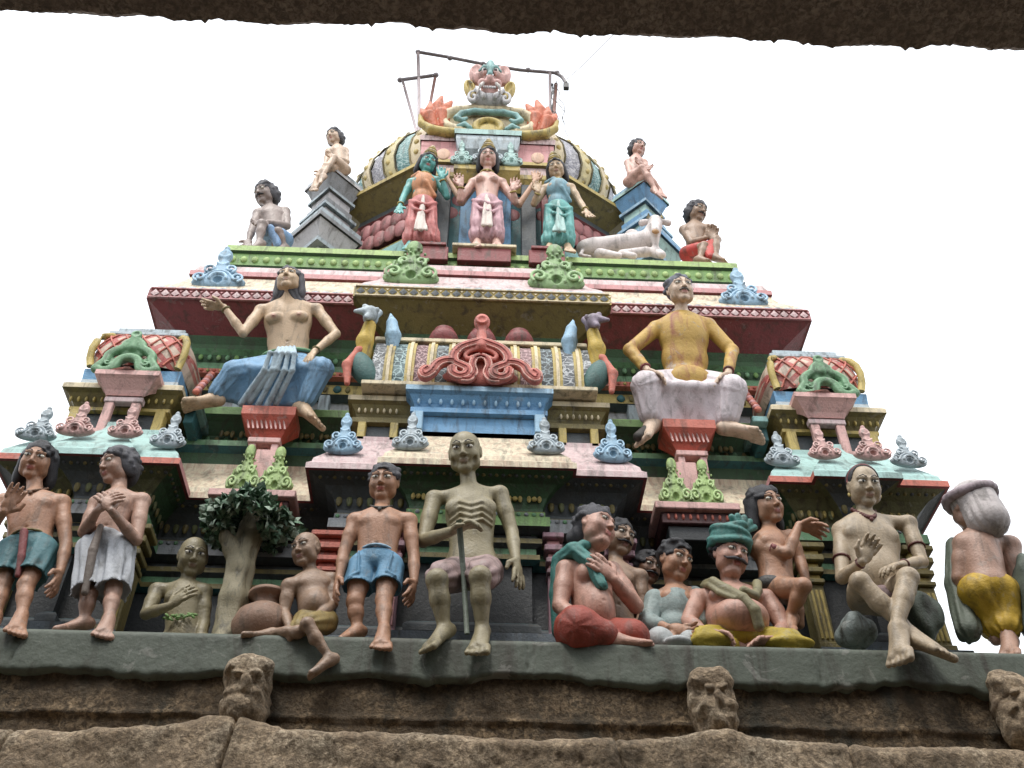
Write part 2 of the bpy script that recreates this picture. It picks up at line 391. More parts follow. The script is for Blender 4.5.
# stone eave over the walk: its front edge crosses the top of the picture
EZ = 6.5
def eave_edge(px, py): 
    d = cf*FPX+cr*(px-W/2)-cu*(py-H_/2); return d*EZ/d[2]
L0, L1 = eave_edge(0, 11), eave_edge(1024, 50)
sl = (L1[1]-L0[1])/(L1[0]-L0[0])
from mathutils import noise as mn0
xs = np.linspace(-9, 9, 800); V = []; Fq = []
for x in xs:
    e = L0[1]+(x-L0[0])*sl
    n1 = .014*math.sin(x*3.1+.5)+.010*math.sin(x*11.7)+.022*mn0.noise(Vector((x*4, 0, 0)))+.018*mn0.noise(Vector((x*13, 3, 0)))+.010*mn0.noise(Vector((x*37, 7, 0)))+.002*rng.randn()
    if abs((x+.1)*10-round((x+.1)*10)) < .1 and rng.rand() < .3: n1 += .02
    n2 = n1*.6+.01*math.sin(x*5+2)
    V += [(x, -3.0, EZ), (x, e-.55, EZ+.02*math.sin(x*2)), (x, e+n1, EZ), (x, e+.03+n2, EZ+.05), (x, e+.02+n2, EZ+.24), (x, e-.08, EZ+.30), (x, -3.0, EZ+.62)]
for i in range(len(xs)-1):
    for k in range(7): Fq.append((i*7+k, i*7+(k+1) % 7, (i+1)*7+(k+1) % 7, (i+1)*7+k))
Fq += [tuple(range(7)), tuple(range((len(xs)-1)*7, len(xs)*7))[::-1]]
walk = empty('covered_walk', (0, -1, GZ)); tag(walk, 'dark rough stone eave of the covered walk crossing above the tower top', 'roof')
mesh_obj('eave', V, Fq, eave_m, walk)
b = MB(); b.box(-9, 9, -3.5, -3.0, GZ+.004, EZ+.62, eave_m); b.build('back_wall', walk)
b = MB(); b.box(-14, 14, -9, -3.51, GZ+.004, 8.5, stone_d); b.build('rear_light_block', walk)  # unseen mass added behind the viewer to block low sky light
for s_ in (-1, 1): b = MB(); b.box(s_*15-.8, s_*15+.8, -9, 26, GZ+.004, 6.2, stone_d); b.build('side_light_block', walk)  # unseen flanking masses, added to keep horizon light off the tower
for x in (-5.5, 5.5):
    b = MB(); b.box(x-.28, x+.28, .1, .66, GZ+.004, EZ-.35, stone_d); b.box(x-.4, x+.4, 0, .78, EZ-.35, EZ-.004, stone_d); b.build('pillar', walk)

# ------------------------------------------------------------------ stone wall carrying the ledge
LZ, LY = 4.0, 6.9
wallr = empty('granite_wall', (0, 6.9, GZ)); tag(wallr, 'old rough granite wall with greenish rendered ledge under the row of figures', 'wall')
def rough_sheet(x0, x1, yf, zs, nx, amp, mat, name, fn=None, parent=wallr, sc_=1.0):
    """a strip of hand-dressed masonry: rows at (y, z) in zs, displaced by layered noise"""
    from mathutils import noise as mn
    X = np.linspace(x0, x1, nx); V = []; F = []; n = len(zs)
    for x in X:
        for (y, z, a) in zs:
            q = Vector((x*sc_, y*sc_, z*sc_)); d = (mn.noise(q*1.7)+.55*mn.noise(q*4.3)+.35*mn.noise(q*11)+.2*mn.noise(q*27))*amp*a
            e = (mn.noise(q*2.3+Vector((9, 3, 1)))+.6*mn.noise(q*7+Vector((3, 3, 1)))+.4*mn.noise(q*19))*amp*a
            if fn: y2, z2 = fn(x, y, z)
            else: y2, z2 = y, z
            V.append((x, y2-d, z2+e*.8))
    for i in range(nx-1):
        for k in range(n-1): F.append((i*n+k, (i+1)*n+k, (i+1)*n+k+1, i*n+k+1))
    return mesh_obj(name, V, F, mat, parent, True)
def vs(y, z0, z1, n, a0=1, a1=1): return [(y, z0+(z1-z0)*i/(n-1), a0+(a1-a0)*i/(n-1)) for i in range(n)]
# rendered ledge (top surface runs back under the figures; a wavy broken bottom edge)
zs = [(6.94, 3.66, .0)] + [(6.88, 3.67, .6)] + vs(6.87, 3.69, 3.96, 14, .34, .15) + [(6.885, 3.988, .12), (6.92, 4.0, .1), (7.3, 4.0, 0), (8.6, 4.0, 0)]
from mathutils import noise as mn
def ledge_fn(x, y, z):
    dj = min(abs(x-j-.01*math.sin(z*20)) for j in (-1.72, .42, 2.58, -3.3)); y = y+.018*math.exp(-(dj/.009)**2)*(1 if z < 3.98 else 0)
    if z < 3.80:
        w = .13*mn.noise(Vector((x*1.1, 0, 3)))+.035*mn.noise(Vector((x*3.7, 2, 3)))+.02*mn.noise(Vector((x*11, 5, 3)))
        bump_ = .13*math.exp(-((x+2.52)/.22)**2)*0 - .0
        return y, z+w*(3.80-z)/.13 - .0 + (.10 if -1.4 < x < -.9 and 0 else 0)
    return y, z
rough_sheet(-6.5, 6.5, 0, zs, 700, .02, render_m, 'ledge', ledge_fn)
# stained frieze course under it
zs = [(6.93, 3.02, .6)] + vs(6.94, 3.06, 3.34, 9) + [(6.915, 3.36, .8), (6.915, 3.385, .8)] + vs(6.935, 3.40, 3.88, 16)
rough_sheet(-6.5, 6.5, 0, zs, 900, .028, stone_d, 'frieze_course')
# projecting course at the bottom of the picture, in big blocks
joints = [-3.05, -1.6, 1.02, .0+2.62, 4.2, -4.7]
def course_fn(x, y, z):
    dj = min(abs(x-j-.02*math.sin(z*9+j)) for j in joints); g_ = .05*math.exp(-(dj/.012)**2)
    k = .03*mn.noise(Vector((x*.8, 1, 7)))
    bump_ = .09*math.exp(-((x+1.62)/.30)**2)+.06*math.exp(-((x-1.75)/.28)**2)
    return y+g_, (z+(k+bump_)*max(0, (z-2.6)/.5))
zs = vs(6.66, 2.2, 3.09, 40) + [(6.68, 3.13, .8), (6.72, 3.16, .6), (6.80, 3.175, .5), (6.95, 3.18, .3)]
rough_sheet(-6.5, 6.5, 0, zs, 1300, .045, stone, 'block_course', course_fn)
zs = vs(6.74, GZ, 2.2, 40)
rough_sheet(-6.5, 6.5, 0, zs, 300, .03, stone, 'wall_face')
# carved stone heads standing out of the frieze
def stone_head(cx, cz, w, h, turn=0, name='carved_head'):
    F = Fld((cx-.3, 6.55, cz-.36), (cx+.3, 7.05, cz+.36), .011); y = 6.80
    F.ell((cx, y+.06, cz), (w*.52, .16, h*.52), k=.03); F.ell((cx, y+.10, cz), (w*.5, .14, h*.62), k=.06); pass
    F.ell((cx, y+.04, cz-h*.28), (w*.44, .15, h*.28), k=.05)
    F.cap((cx-w*.36, y-.03, cz+h*.30), (cx+w*.36, y-.03, cz+h*.30), .055, k=.03)
    for s_ in (-1, 1):
        F.ell((cx+s_*w*.21, y-.10, cz+h*.14), (.04, .03, .03), k=.02)
        F.ell((cx+s_*w*.21, y-.13, cz+h*.20), (.06, .03, .02), k=.02, op='sub')
        F.ell((cx+s_*w*.27, y-.06, cz-h*.12), (.06, .06, .05), k=.03)
        F.ell((cx+s_*w*.5, y+.03, cz+h*.1), (.03, .06, .08), k=.02)
    F.ell((cx, y-.12, cz-h*.03), (.035, .05, .06), k=.02)
    F.cap((cx-w*.2, y-.09, cz-h*.27), (cx+w*.2, y-.09, cz-h*.27), .026, k=.02)
    F.cap((cx-w*.22, y+.02, cz+h*.34), (cx+w*.22, y+.02, cz+h*.34), .10, k=.05); F.cap((cx-w*.2, y+.03, cz-h*.30), (cx+w*.2, y+.03, cz-h*.30), .10, k=.06)
    P, Q = F.mesh()
    for i in range(len(P)):
        q = Vector(P[i]*14); P[i] += np.array([mn.noise(q), mn.noise(q+Vector((5, 0, 0))), mn.noise(q+Vector((0, 9, 0)))])*.018+np.array([mn.noise(q*.4), mn.noise(q*.4+Vector((5, 0, 0))), mn.noise(q*.4+Vector((0, 9, 0)))])*.03
    return np_obj(name, P, Q, stone, wallr)
c = at(247, 688, 6.8); stone_head(c[0], c[2]-.02, .27, .50)
c = at(714, 703, 6.8); stone_head(c[0], c[2], .27, .52)
c = at(1018, 706, 6.8); stone_head(c[0], c[2], .27, .5)

# ------------------------------------------------------------------ the tower
tower = empty('temple_tower', (0, 10, LZ)); tag(tower, 'stepped temple tower of painted mouldings, niches and ornaments crowned by a banded dome', 'tower')
def mirror_path(half):      # half: points from the left corner to just before the centre
    return half+[(-x, y) for x, y in half[::-1]]
half1 = [(-4.40, 7.4), (-3.93, 7.4), (-3.93, 7.3), (-3.10, 7.3), (-3.10, 7.4), (-2.71, 7.4), (-2.71, 7.9), (-1.57, 7.9), (-1.57, 7.4), (-.91, 7.4), (-.91, 7.3)]
path1 = mirror_path(half1)+[(4.40, 12.6), (-4.40, 12.6)]
# segment index -> bay
n1 = len(path1)
def bays(corner_out, corner_mid, corner_side, rec, cen, cmid, rest):
    L = [corner_out, corner_out, corner_mid, corner_out, corner_out, corner_side, rec, cen, cen, cmid, cmid, cmid, cen, cen, rec, corner_side, corner_out, corner_out, corner_mid, corner_out, corner_out]
    # fix: order along the path
    return L+[rest]*(n1-len(L))
lip1 = bays(brick, paleteal, rosepink, creamp, palepink, creamp, cream)
roof1 = bays(paleteal, paleteal, lgrey, creamp, palepink, creamp, cream)
olv = paint('olive_paint', (.13, .13, .065), stain=.6); fr1 = bays(olv, slate, dgreen, slate, slate, dgreen, slate)
band1 = bays(mgreen, grey, mgreen, grey, grey, green, grey)
def frieze_row(b, path, off, z, pitch, r, mats, segs, dep=.018, shape=1.5):
    P = [np.array(p, float) for p in path]; n = len(P)
    def nn(i, j): d = P[j % n]-P[i % n]; d = d/np.linalg.norm(d); return np.array([d[1], -d[0]])
    for i in segs:
        a, b_ = nn(i-1, i), nn(i, i+1); c_ = nn(i+1, i+2); A = P[i % n]+(a+b_)/(1+a@b_)*off; B = P[(i+1) % n]+(b_+c_)/(1+b_@c_)*off
        d = B-A; Ls = np.linalg.norm(d); 
        if Ls < pitch*1.2 or d@(P[(i+1) % n]-P[i % n]) < 0: continue
        d = d/Ls; m_ = int(Ls/pitch)
        R = np.array([[d[0], b_[0], 0], [d[1], b_[1], 0], [0, 0, 1]])
        for k in range(m_):
            c = A+d*Ls*(k+.5)/m_; b.ell((c[0], c[1], z), (r, dep, r*shape), mats[k % len(mats)], R=R, nu=8, nv=5)
b = MB()
b.sweep(path1, [(-.34, 5.50, slate), (-.24, 5.53, lambda i: band1[i]), (-.24, 5.63, slate), (-.28, 5.65, lambda i: band1[i]), (-.28, 5.71, slate), (-.31, 5.72, slate)], slate, True)
b.build('lower_entablature', tower)
b = MB()
b.sweep(path1, [(-.285, 5.70, dgold), (-.285, 5.72, slate), (-.30, 5.73, None), (-.30, 5.76, None), (-.26, 5.86, None), (-.17, 5.95, None), (-.06, 6.0, None), (-.02, 6.01)], fr1, True)
# flower bosses along the centre and corner bays' friezes
def bosses(b, x0, x1, y, z, n, m, r=.035, kind='flower'):
    for i in range(n):
        x = x0+(x1-x0)*(i+.5)/n
        if kind == 'flower':
            b.ell((x, y, z), (r*.55, .018, r*.55), m, nu=8, nv=5)
            for s_ in (-1, 1): b.ell((x+s_*r*.95, y+.002, z), (r*.42, .014, r*.8), m, nu=8, nv=5)
        elif kind == 'leaf':
            b.ell((x, y, z), (r*.5, .02, r*1.15), m, nu=8, nv=6)
        elif kind == 'bead': b.ell((x, y, z), (r, .03, r*1.25), m, nu=10, nv=6)
bosses(b, -.62, .62, 7.555, 5.84, 7, gold, .05)
for s_ in (-1, 1):
    bosses(b, *sorted((s_*3.0, s_*3.36)), 7.655, 5.84, 5, gold, .036, 'leaf'); bosses(b, *sorted((s_*3.68, s_*4.08)), 7.655, 5.84, 5, gold, .036, 'leaf')
fseg = [0, 2, 4, 5, 6, 8, 12, 14, 15, 16, 18, 20]
olive_p = paint('olive_leaf_paint', (.13, .14, .06), stain=.6)
frieze_row(b, path1, -.262, 5.845, .085, .030, [dgold, olive_p], fseg, .02, 2.2)
frieze_row(b, path1, -.275, 5.68, .07, .022, [mgreen, grey], fseg+[10], .012, 1.0)
frieze_row(b, path1, -.10, 5.985, .06, .02, [dgold, slate], fseg+[10], .02, .9)
b.build('lower_frieze', tower)
b = MB()
b.sweep(path1, [(-.03, 6.005, maroon), (0, 6.01, None), (0, 6.075, None), (-.015, 6.09, None)], lip1, True)
b.sweep(path1, [(-.015, 6.091, None), (-.04, 6.12, None), (-.05, 6.17, None), (-.20, 6.40, None), (-.32, 6.58, None), (-.34, 6.64, None), (-.34, 6.70, None), (-.40, 6.702)], roof1, True)
b.build('lower_cornice', tower)
# core walls, podium
b = MB(); b.sweep(path1, [(-.40, 4.3), (-.40, 5.6)], paint('recess_shade_paint', (.028, .031, .033), stain=.3), True); b.build('lower_wall', tower)  # near-black wall colour stands in for the shade of the deep recesses
b = MB()
b.sweep(path1, [(-.18, 4.004, bluegrey), (-.18, 4.10, bluegrey), (-.24, 4.13, slate), (-.30, 4.2, bluegrey), (-.29, 4.27, bluegrey), (-.2, 4.31, bluegrey), (-.2, 4.42, bluegrey), (-.24, 4.44, slate), (-.40, 4.442)], bluegrey, True)
b.build('podium', tower)
def pilaster(x, y, z0, z1, w, m, mc=None, flute=True):
    b = MB(); mc = mc or m; h = z1-z0
    b.box(x-w*.62, x+w*.62, y-.03, y+.2, z0+.002, z0+.07, m); b.box(x-w*.5, x+w*.5, y, y+.2, z0+.07, z0+h*.62, m, .012)
    if flute:
        for k in (-1, 0, 1): b.box(x+k*w*.27-w*.075, x+k*w*.27+w*.075, y-.014, y+.01, z0+.11, z0+h*.56, mc, .006)
    zz = z0+h*.62
    for i, (ww, hh, d) in enumerate(((.60, .05, .03), (.44, .06, 0), (.66, .06, .04), (.48, .06, .01), (.80, .07, .06), (.6, .06, .03), (.95, .06, .08))):
        hh = hh*h*.38/.42; b.box(x-w*ww, x+w*ww, y-d, y+.2, zz+.001, zz+hh, mc if i % 2 else m, .008); zz += hh
    return b.build('pilaster', tower)
for s_ in (-1, 1):
    for (x, y, m, mc, w) in ((.70, 7.66, mauve, rosepink, .10), (1.30, 7.72, brick if s_ < 0 else mauve, red if s_ < 0 else rosepink, .17), (3.02, 7.70, dgold, gold, .15), (4.02, 7.70, dgold, gold, .15)):
        pilaster(s_*x, y, 4.44, 5.50, w, m, mc)
# boxes on the recessed bays that carry the green ornaments
dmar = paint('deep_maroon_paint', (.07, .025, .025)); void = paint('recess_shade_paint', (.018, .02, .021), stain=.3)  # void: recess shade painted onto the lowest part of each box
for s_ in (-1, 1):
    b = MB(); x = s_*2.07
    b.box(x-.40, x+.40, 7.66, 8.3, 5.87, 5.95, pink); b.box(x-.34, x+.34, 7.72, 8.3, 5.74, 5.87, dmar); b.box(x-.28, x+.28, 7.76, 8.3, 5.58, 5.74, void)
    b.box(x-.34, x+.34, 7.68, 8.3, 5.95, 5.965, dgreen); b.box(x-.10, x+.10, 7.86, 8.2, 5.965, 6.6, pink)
    bosses(b, x-.31, x+.31, 7.72, 5.81, 9, brick, .03, 'leaf')
    b.build('niche_box', tower)
# drip tongue of the recess cornice
b = MB()
b.sweep(path1, [(-.39, 5.20, dteal), (-.33, 5.23, dgold), (-.33, 5.28, slate), (-.36, 5.30, mgreen), (-.36, 5.36, slate), (-.31, 5.39, dgold), (-.31, 5.44, slate), (-.35, 5.47, slate), (-.35, 5.50, slate)], slate, True)
b.sweep(path1, [(-.39, 4.44, slate), (-.33, 4.50, slate), (-.33, 4.56, slate), (-.36, 4.60, dteal), (-.39, 4.62, dteal)], slate, True)
b.build('wall_band', tower)
# --- second storey podium / shelf
half2b = [(-4.0, 8.12), (-2.75, 8.12)]
path2b = [(-3.9, 8.12), (3.9, 8.12), (3.9, 12.2), (-3.9, 12.2)]
b = MB()
b.sweep(path2b, [(-.2, 6.3, dgreen), (-.14, 6.86, dteal), (-.06, 6.90, mgreen), (-.06, 6.97, slate), (-.16, 7.00, dgreen), (-.17, 7.12, dgreen), (-.08, 7.24, dgreen), (0, 7.28, green), (0, 7.37, green), (-.02, 7.40, mgreen), (-.3, 7.405, mgreen), (-.8, 7.41)], dgreen, True)
for s_ in (-1, 1): bosses(b, s_*2.1-.62, s_*2.1+.62, 8.24, 7.11, 6, dgold, .06)
frieze_row(b, path2b, -.175, 7.06, .095, .032, [dgold, mgreen], [0], .02, 1.6)
b.build('middle_podium', tower)
# --- second storey wall and great cornice
half2 = [(-3.84, 8.0), (-1.48, 8.0), (-1.48, 7.86)]
path2 = mirror_path(half2)+[(3.84, 12.2), (-3.84, 12.2)]
n2 = len(path2)
def by2(side, mid, rest): return [side, mid, mid, mid, side]+[rest]*(n2-5)
b = MB(); b.sweep(path2, [(-.72, 7.41), (-.72, 8.1)], by2(lgrey, slate, grey), True)
for s_ in (-1, 1):
    for x in (1.75, 2.7): b.box(s_*x-.06, s_*x+.06, 8.60, 8.75, 7.42, 8.05, silver)
b.build('middle_wall', tower)
b = MB()
b.sweep(path2, [(-.70, 8.02, slate), (-.60, 8.06, gold), (-.60, 8.20, slate), (-.56, 8.22, brick), (-.50, 8.24, brick), (-.50, 8.31, dgreen), (-.54, 8.34, mgreen), (-.52, 8.42, dgreen), (-.47, 8.50, mgreen), (-.41, 8.54, dgreen), (-.42, 8.62, dgreen), (-.36, 8.70)], dgreen, True)
for s_ in (-1, 1):
    for i in range(9):
        x = s_*(1.62+i*.26); b.ell((x, 8.595, 8.13), (.05, .03, .055), (dteal, cream, brick)[i % 3], nu=8, nv=5); b.ell((x+.12, 8.595, 8.13), (.03, .02, .05), dgold, nu=8, nv=5)
frieze_row(b, path2, -.475, 8.46, .10, .03, [mgreen, green], [0, 2, 4], .02, 1.4); frieze_row(b, path2, -.495, 8.275, .07, .022, [red, gold], [0, 2, 4], .012, 1.0)
b.build('middle_frieze', tower)
b = MB()
b.sweep(path2, [(-.36, 8.70, None), (-.03, 8.905, None), (0, 8.91)], by2(maroon, dgold, maroon), True)
b.sweep(path2, [(0, 8.912, None), (0, 9.085, None), (-.02, 9.095)], by2(maroon, gold, maroon), True)
# applied lattice on the fascia
def fascia_lattice(b, x0, x1, y, z, h, m, m2, n):
    w = (x1-x0)/n
    for i in range(n):
        x = x0+w*(i+.5)
        b.add([(x-w*.42, y, z), (x, y-.012, z-h*.42), (x+w*.42, y, z), (x, y-.012, z+h*.42), (x, y-.02, z)], [(0, 1, 4), (1, 2, 4), (2, 3, 4), (3, 0, 4)], m)
        for s_ in (-1, 1): b.add([(x+w*.5-w*.2, y-.002, z+s_*h*.42), (x+w*.5+w*.2, y-.002, z+s_*h*.42), (x+w*.5, y-.012, z+s_*h*.12)], [(0, 1, 2) if s_ < 0 else (0, 2, 1)], m2)
    b.box(x0, x1, y-.02, y+.02, z+h*.5, z+h*.5+.02, m2, .004); b.box(x0, x1, y-.02, y+.02, z-h*.5-.02, z-h*.5, m2, .004)
for s_ in (-1, 1): fascia_lattice(b, min(s_*1.5, s_*3.82), max(s_*1.5, s_*3.82), 7.996, 9.0, .135, palepink, rosepink, 20)
fascia_lattice(b, -1.46, 1.46, 7.856, 9.0, .135, slate, cream, 24)
b.build('great_cornice', tower)
b = MB()
b.sweep(path2, [(-.02, 9.096, silver), (-.03, 9.13, None), (-.09, 9.26, None), (-.22, 9.46, None), (-.28, 9.60, None), (-.29, 9.64, None), (-.31, 9.66, maroon), (-.27, 9.67, rosepink), (-.27, 9.75, rosepink), (-.30, 9.77, palepink), (-.34, 9.92, palepink), (-.40, 9.96)], by2(creamp, palepink, cream), True)
# scalloped edge
for i in range(64):
    x = -3.78+7.56*(i+.5)/64; yy = 7.86 if abs(x) < 1.46 else 8.0
    b.ell((x, yy+.03, 9.125), (.062, .02, .035), silver, nu=8, nv=5)
b.build('sloping_roof', tower)
# --- green crowning cornice / platform
path3 = [(-3.30, 8.42), (3.30, 8.42), (3.30, 12.0), (-3.30, 12.0)]
b = MB()
b.sweep(path3, [(-.12, 9.9, slate), (-.08, 10.11, dgreen), (-.06, 10.13, green), (-.05, 10.32, green), (-.06, 10.35, dgreen), (-.02, 10.37, lime), (-.02, 10.47, lime), (-.04, 10.495, cream), (-.3, 10.50, cream), (-1.7, 10.51)], green, True)
bosses(b, -3.25, 3.25, 8.475, 10.23, 46, lime, .045, 'bead')
for i in range(30):
    b.ell((3.2, 8.53+.11*i, 10.235), (.03, .045, .055), lime, nu=8, nv=5); b.ell((-3.2, 8.53+.11*i, 10.235), (.03, .045, .055), lime, nu=8, nv=5)
b.build('crowning_cornice', tower)
b = MB(); b.box(-3.2, 3.2, 8.7, 11.9, 9.8, 10.49, slate); b.build('platform', tower)
# ------------------------------------------------------------------ carved gable ornaments (sculpted once per kind, then copied)
def spiral(cx, cz, r0, r1, a0, a1, n=16, y=0):
    return [np.array((cx+(r0+(r1-r0)*i/n)*cos(radians(a0+(a1-a0)*i/n)), y, cz+(r0+(r1-r0)*i/n)*sin(radians(a0+(a1-a0)*i/n)))) for i in range(n+1)]
def catm(L, m=5):
    out = []
    for i_ in range(len(L)-1):
        p0, p1, p2, p3 = L[max(0, i_-1)], L[i_], L[i_+1], L[min(len(L)-1, i_+2)]
        for q in range(m): t = q/m; out.append(.5*(2*p1+(p2-p0)*t+(2*p0-5*p1+4*p2-p3)*t*t+(3*p1-p0-3*p2+p3)*t**3))
    return out+[L[-1]]
def offs(L, o_, y):
    out = []
    for i_ in range(len(L)):
        d = nrm(L[min(i_+1, len(L)-1)]-L[max(i_-1, 0)]); out.append(L[i_]+np.array((-d[2], 0, d[0]))*o_+np.array((0, y, 0)))
    return out
def nrm_rot(a): c, s_ = cos(a), sin(a); return np.array([[c, 0, s_], [0, 1, 0], [-s_, 0, c]])
def orn_mesh(kind):
    mir = lambda P: [np.array((-p[0], p[1], p[2])) for p in P]
    F = Fld((-.62, -.24, -.06), (.62, .16, 1.28), .0165); RID = []; FP = F.poly
    def ridge(P, r, k=.01): FP(P, r, k=k); RID.extend([(q, r) for q in P])
    mir = lambda P: [np.array((-p[0], p[1], p[2])) for p in P]
    if kind == 'scroll':
        F.ell((0, .02, .15), (.49, .12, .19), k=.02); F.ell((0, .02, .36), (.33, .11, .22), k=.04); F.ell((0, .02, .60), (.135, .10, .24), k=.04); F.ell((0, 0, .92), (.14, .10, .19), k=.04)
        for P in (spiral(.33, .16, .12, .03, -70, 400, 20, -.10), spiral(.18, .43, .11, .03, -60, 330, 18, -.09)):
            ridge(P, .024); ridge(mir(P), .024)
        ridge(spiral(0, .13, .15, .15, 0, 180, 14, -.11), .030); ridge(spiral(0, .13, .24, .24, 20, 160, 14, -.09), .020)
        F.ell((0, -.10, .12), (.085, .11, .085), k=.01, op='sub')
        for z, r in ((.70, .11), (.92, .10)): ridge(spiral(0, z, r, r, 200, 340, 8, -.07), .020)
        F.ell((0, -.06, .97), (.05, .05, .06), k=.01); F.ell((0, -.02, 1.12), (.06, .06, .07), k=.03)
    elif kind == 'arch':      # tall flowing horseshoe with open foot and looped finial
        A = [(.0, .84), (-.12, .72), (-.17, .60), (-.27, .53), (-.36, .42), (-.37, .29), (-.44, .17), (-.49, .08)]; B_ = [(-.49, .08), (-.38, .03), (-.26, .06), (-.20, .16), (-.17, .27), (-.10, .35), (0, .38)]
        for L_ in (A, B_):
            P = catm([np.array((x, 0, z)) for x, z in L_]); F.poly(P, .075, k=.01); F.poly(mir(P), .075, k=.01)
            for o_ in (-.035, .035):
                P2 = [p+np.array((0, -.055, 0)) for p in offs(P, o_, 0)]; ridge(P2, .016, .004); ridge(mir(P2), .016, .004)
        F.ell((0, .03, .55), (.24, .05, .14), k=.02); F.poly([(0, 0, .6), (0, 0, .84), (0, .0, 1.0)], [.10, .085, .06], k=.03)
        for s_ in (-1, 1): F.ell((s_*.30, .03, .22), (.13, .05, .19), k=.01)
        ridge(spiral(0, .90, .07, .07, 0, 360, 14, -.07), .024); ridge(spiral(.31, .18, .06, .02, 180, 500, 12, -.07), .016); ridge(mir(spiral(.31, .18, .06, .02, 180, 500, 12, -.07)), .016)
    elif kind == 'leaf':      # leafy triangular mound with two scrolls and a knob
        F.ell((0, .02, .15), (.50, .12, .20), k=.02); F.ell((0, .02, .36), (.35, .11, .25), k=.05); F.ell((0, .02, .60), (.16, .10, .24), k=.05); F.ell((0, -.01, .94), (.15, .11, .18), k=.04)
        for P in (spiral(.30, .17, .15, .03, -50, 440, 24, -.11), spiral(.15, .47, .10, .03, -60, 330, 16, -.10)):
            ridge(P, .028); ridge(mir(P), .028)
        rq = np.random.RandomState(2)
        for i in range(34):
            z = rq.uniform(.05, .95); w_ = .42*(1-z)**.8+.06; x = rq.uniform(-w_, w_); F.ell((x, -.09, z), (.028, .03, .035), nrm_rot(rq.uniform(-1, 1)), k=.01)
        F.ell((0, -.10, .13), (.09, .12, .10), k=.015, op='sub')
    P, Q = F.mesh(); t = np.zeros(len(P))
    for q, r in RID: d = np.linalg.norm(P-q, axis=1); t = np.maximum(t, np.clip(1.9-d/r, 0, 1)*(P[:, 1] < q[1]))
    return P, Q, t
ORN = {}
def carved(m):      # same ground paint, raised lines picked out in a paler one
    c = PCOL[m.name]; return paint('carved_'+m.name, tuple(v*.85 for v in c), stain=.6, tint=tuple(min(.8, v*1.3+.05) for v in c))
def ornament(kind, x, y, z, w, h, mat, parent=None, tilt=0.0, name='gable_ornament'):
    key = (kind, mat.name)
    if key not in ORN:
        if kind not in ORN: ORN[kind] = orn_mesh(kind)
        P, Q, t_ = ORN[kind]; o = np_obj(name, P, Q, carved(mat)); a_ = o.data.attributes.new('tint', 'FLOAT', 'POINT'); a_.data.foreach_set('value', t_.astype(np.float32)); ORN[key] = o; first = True
    else: o = ORN[key].copy(); COL.objects.link(o)
    o.parent = parent or tower; o.matrix_parent_inverse = Matrix.Translation(-(parent or tower).location)
    jj = lambda: 1+.05*rng.randn(); o.location = (x+.006*rng.randn(), y, z); w *= .5+.5*jj(); o.scale = (w, w, h*(.5+.5*jj())); o.rotation_euler = (tilt, .025*rng.randn(), .03*rng.randn()); return o
def orn_px(kind, px, pybase, Y, wpx, hpx, mat, tilt=-.12, parent=None):
    p = at(px, pybase, Y); m = mpp(p); q = at(px, pybase-hpx, Y); h = q[2]-p[2]
    return ornament(kind, p[0], Y, p[2], wpx*m, h/1.13, mat, parent, tilt)
# lower cornice row (symmetric pairs measured left, mirrored)
for px, py, w, h, m in ((341, 452, 40, 42, lblue), (409, 448, 38, 37, silver)):
    p = at(px, py, 7.47 if px < 380 else 7.37); mm = mpp(p); q = at(px, py-h, p[1])
    for s_ in (-1, 1): ornament('scroll', s_*abs(p[0]), p[1], p[2], w*mm, (q[2]-p[2])/1.13, m if px < 380 or 1 else m, None, -.12)
for px, py, w, h, m, Y in ((166, 446, 38, 34, silver, 7.47), (123, 436, 36, 32, pink, 7.37), (73, 434, 40, 34, pink, 7.37), (33, 439, 40, 32, silver, 7.47)):
    p = at(px, py, Y); mm = mpp(p); q = at(px, py-h, Y)
    for s_ in (-1, 1): ornament('scroll', s_*abs(p[0]), Y, p[2], w*mm, (q[2]-p[2])/1.13, m, None, -.10)
for px, lab in ((243, 0), (274, 0)):
    p = at(px, 484, 7.70); mm = mpp(p); q = at(px, 448, 7.70)
    for s_ in (-1, 1): ornament('leaf', s_*abs(p[0]), 7.72, 5.965, 36*mm, .52, lime, None, -.05)
# great cornice row
mgr2 = paint('moss_green_paint', (.24, .37, .17), stain=.55)
for px, py, w, h, m, Y, kd in ((217, 287, 54, 42, lblue, 8.10, 'scroll'), (410, 283, 56, 48, mgr2, 7.97, 'leaf')):
    p = at(px, py, Y); mm = mpp(p); q = at(px, py-h, Y)
    for s_ in (-1, 1): ornament(kd, s_*abs(p[0]), Y, p[2], w*mm, (q[2]-p[2])/1.13, m, None, -.12)

# ------------------------------------------------------------------ central barrel shrine over the lower storey
shrine = MB(); SY = 7.62
pathS = [(-1.33, 7.70), (-.74, 7.70), (-.74, 7.52), (.74, 7.52), (.74, 7.70), (1.33, 7.70), (1.33, 8.5), (-1.33, 8.5)]
def byS(side, mid): return [side, mid, mid, mid, side, side, side, side]
shrine.sweep(pathS, [(-.12, 6.6), (-.12, 6.90)], byS(slate, blue), True)
shrine.sweep(pathS, [(-.12, 6.905, None), (-.06, 6.91, None), (-.06, 6.97, None), (-.10, 6.98, None), (-.09, 7.04, None), (-.04, 7.13, None), (0, 7.155)], byS(dgold, blue), True)
shrine.sweep(pathS, [(0, 7.156, None), (0, 7.22, None), (-.03, 7.23, None), (-.4, 7.25)], byS(cream, lblue), True)
for s_ in (-1, 1):
    for x in (.84, 1.16): shrine.box(s_*x-.04, s_*x+.04, 7.74, 7.85, 6.66, 6.90, gold)
    shrine.box(s_*.60-.05, s_*.60+.05, 7.55, 7.66, 6.66, 6.90, lblue)
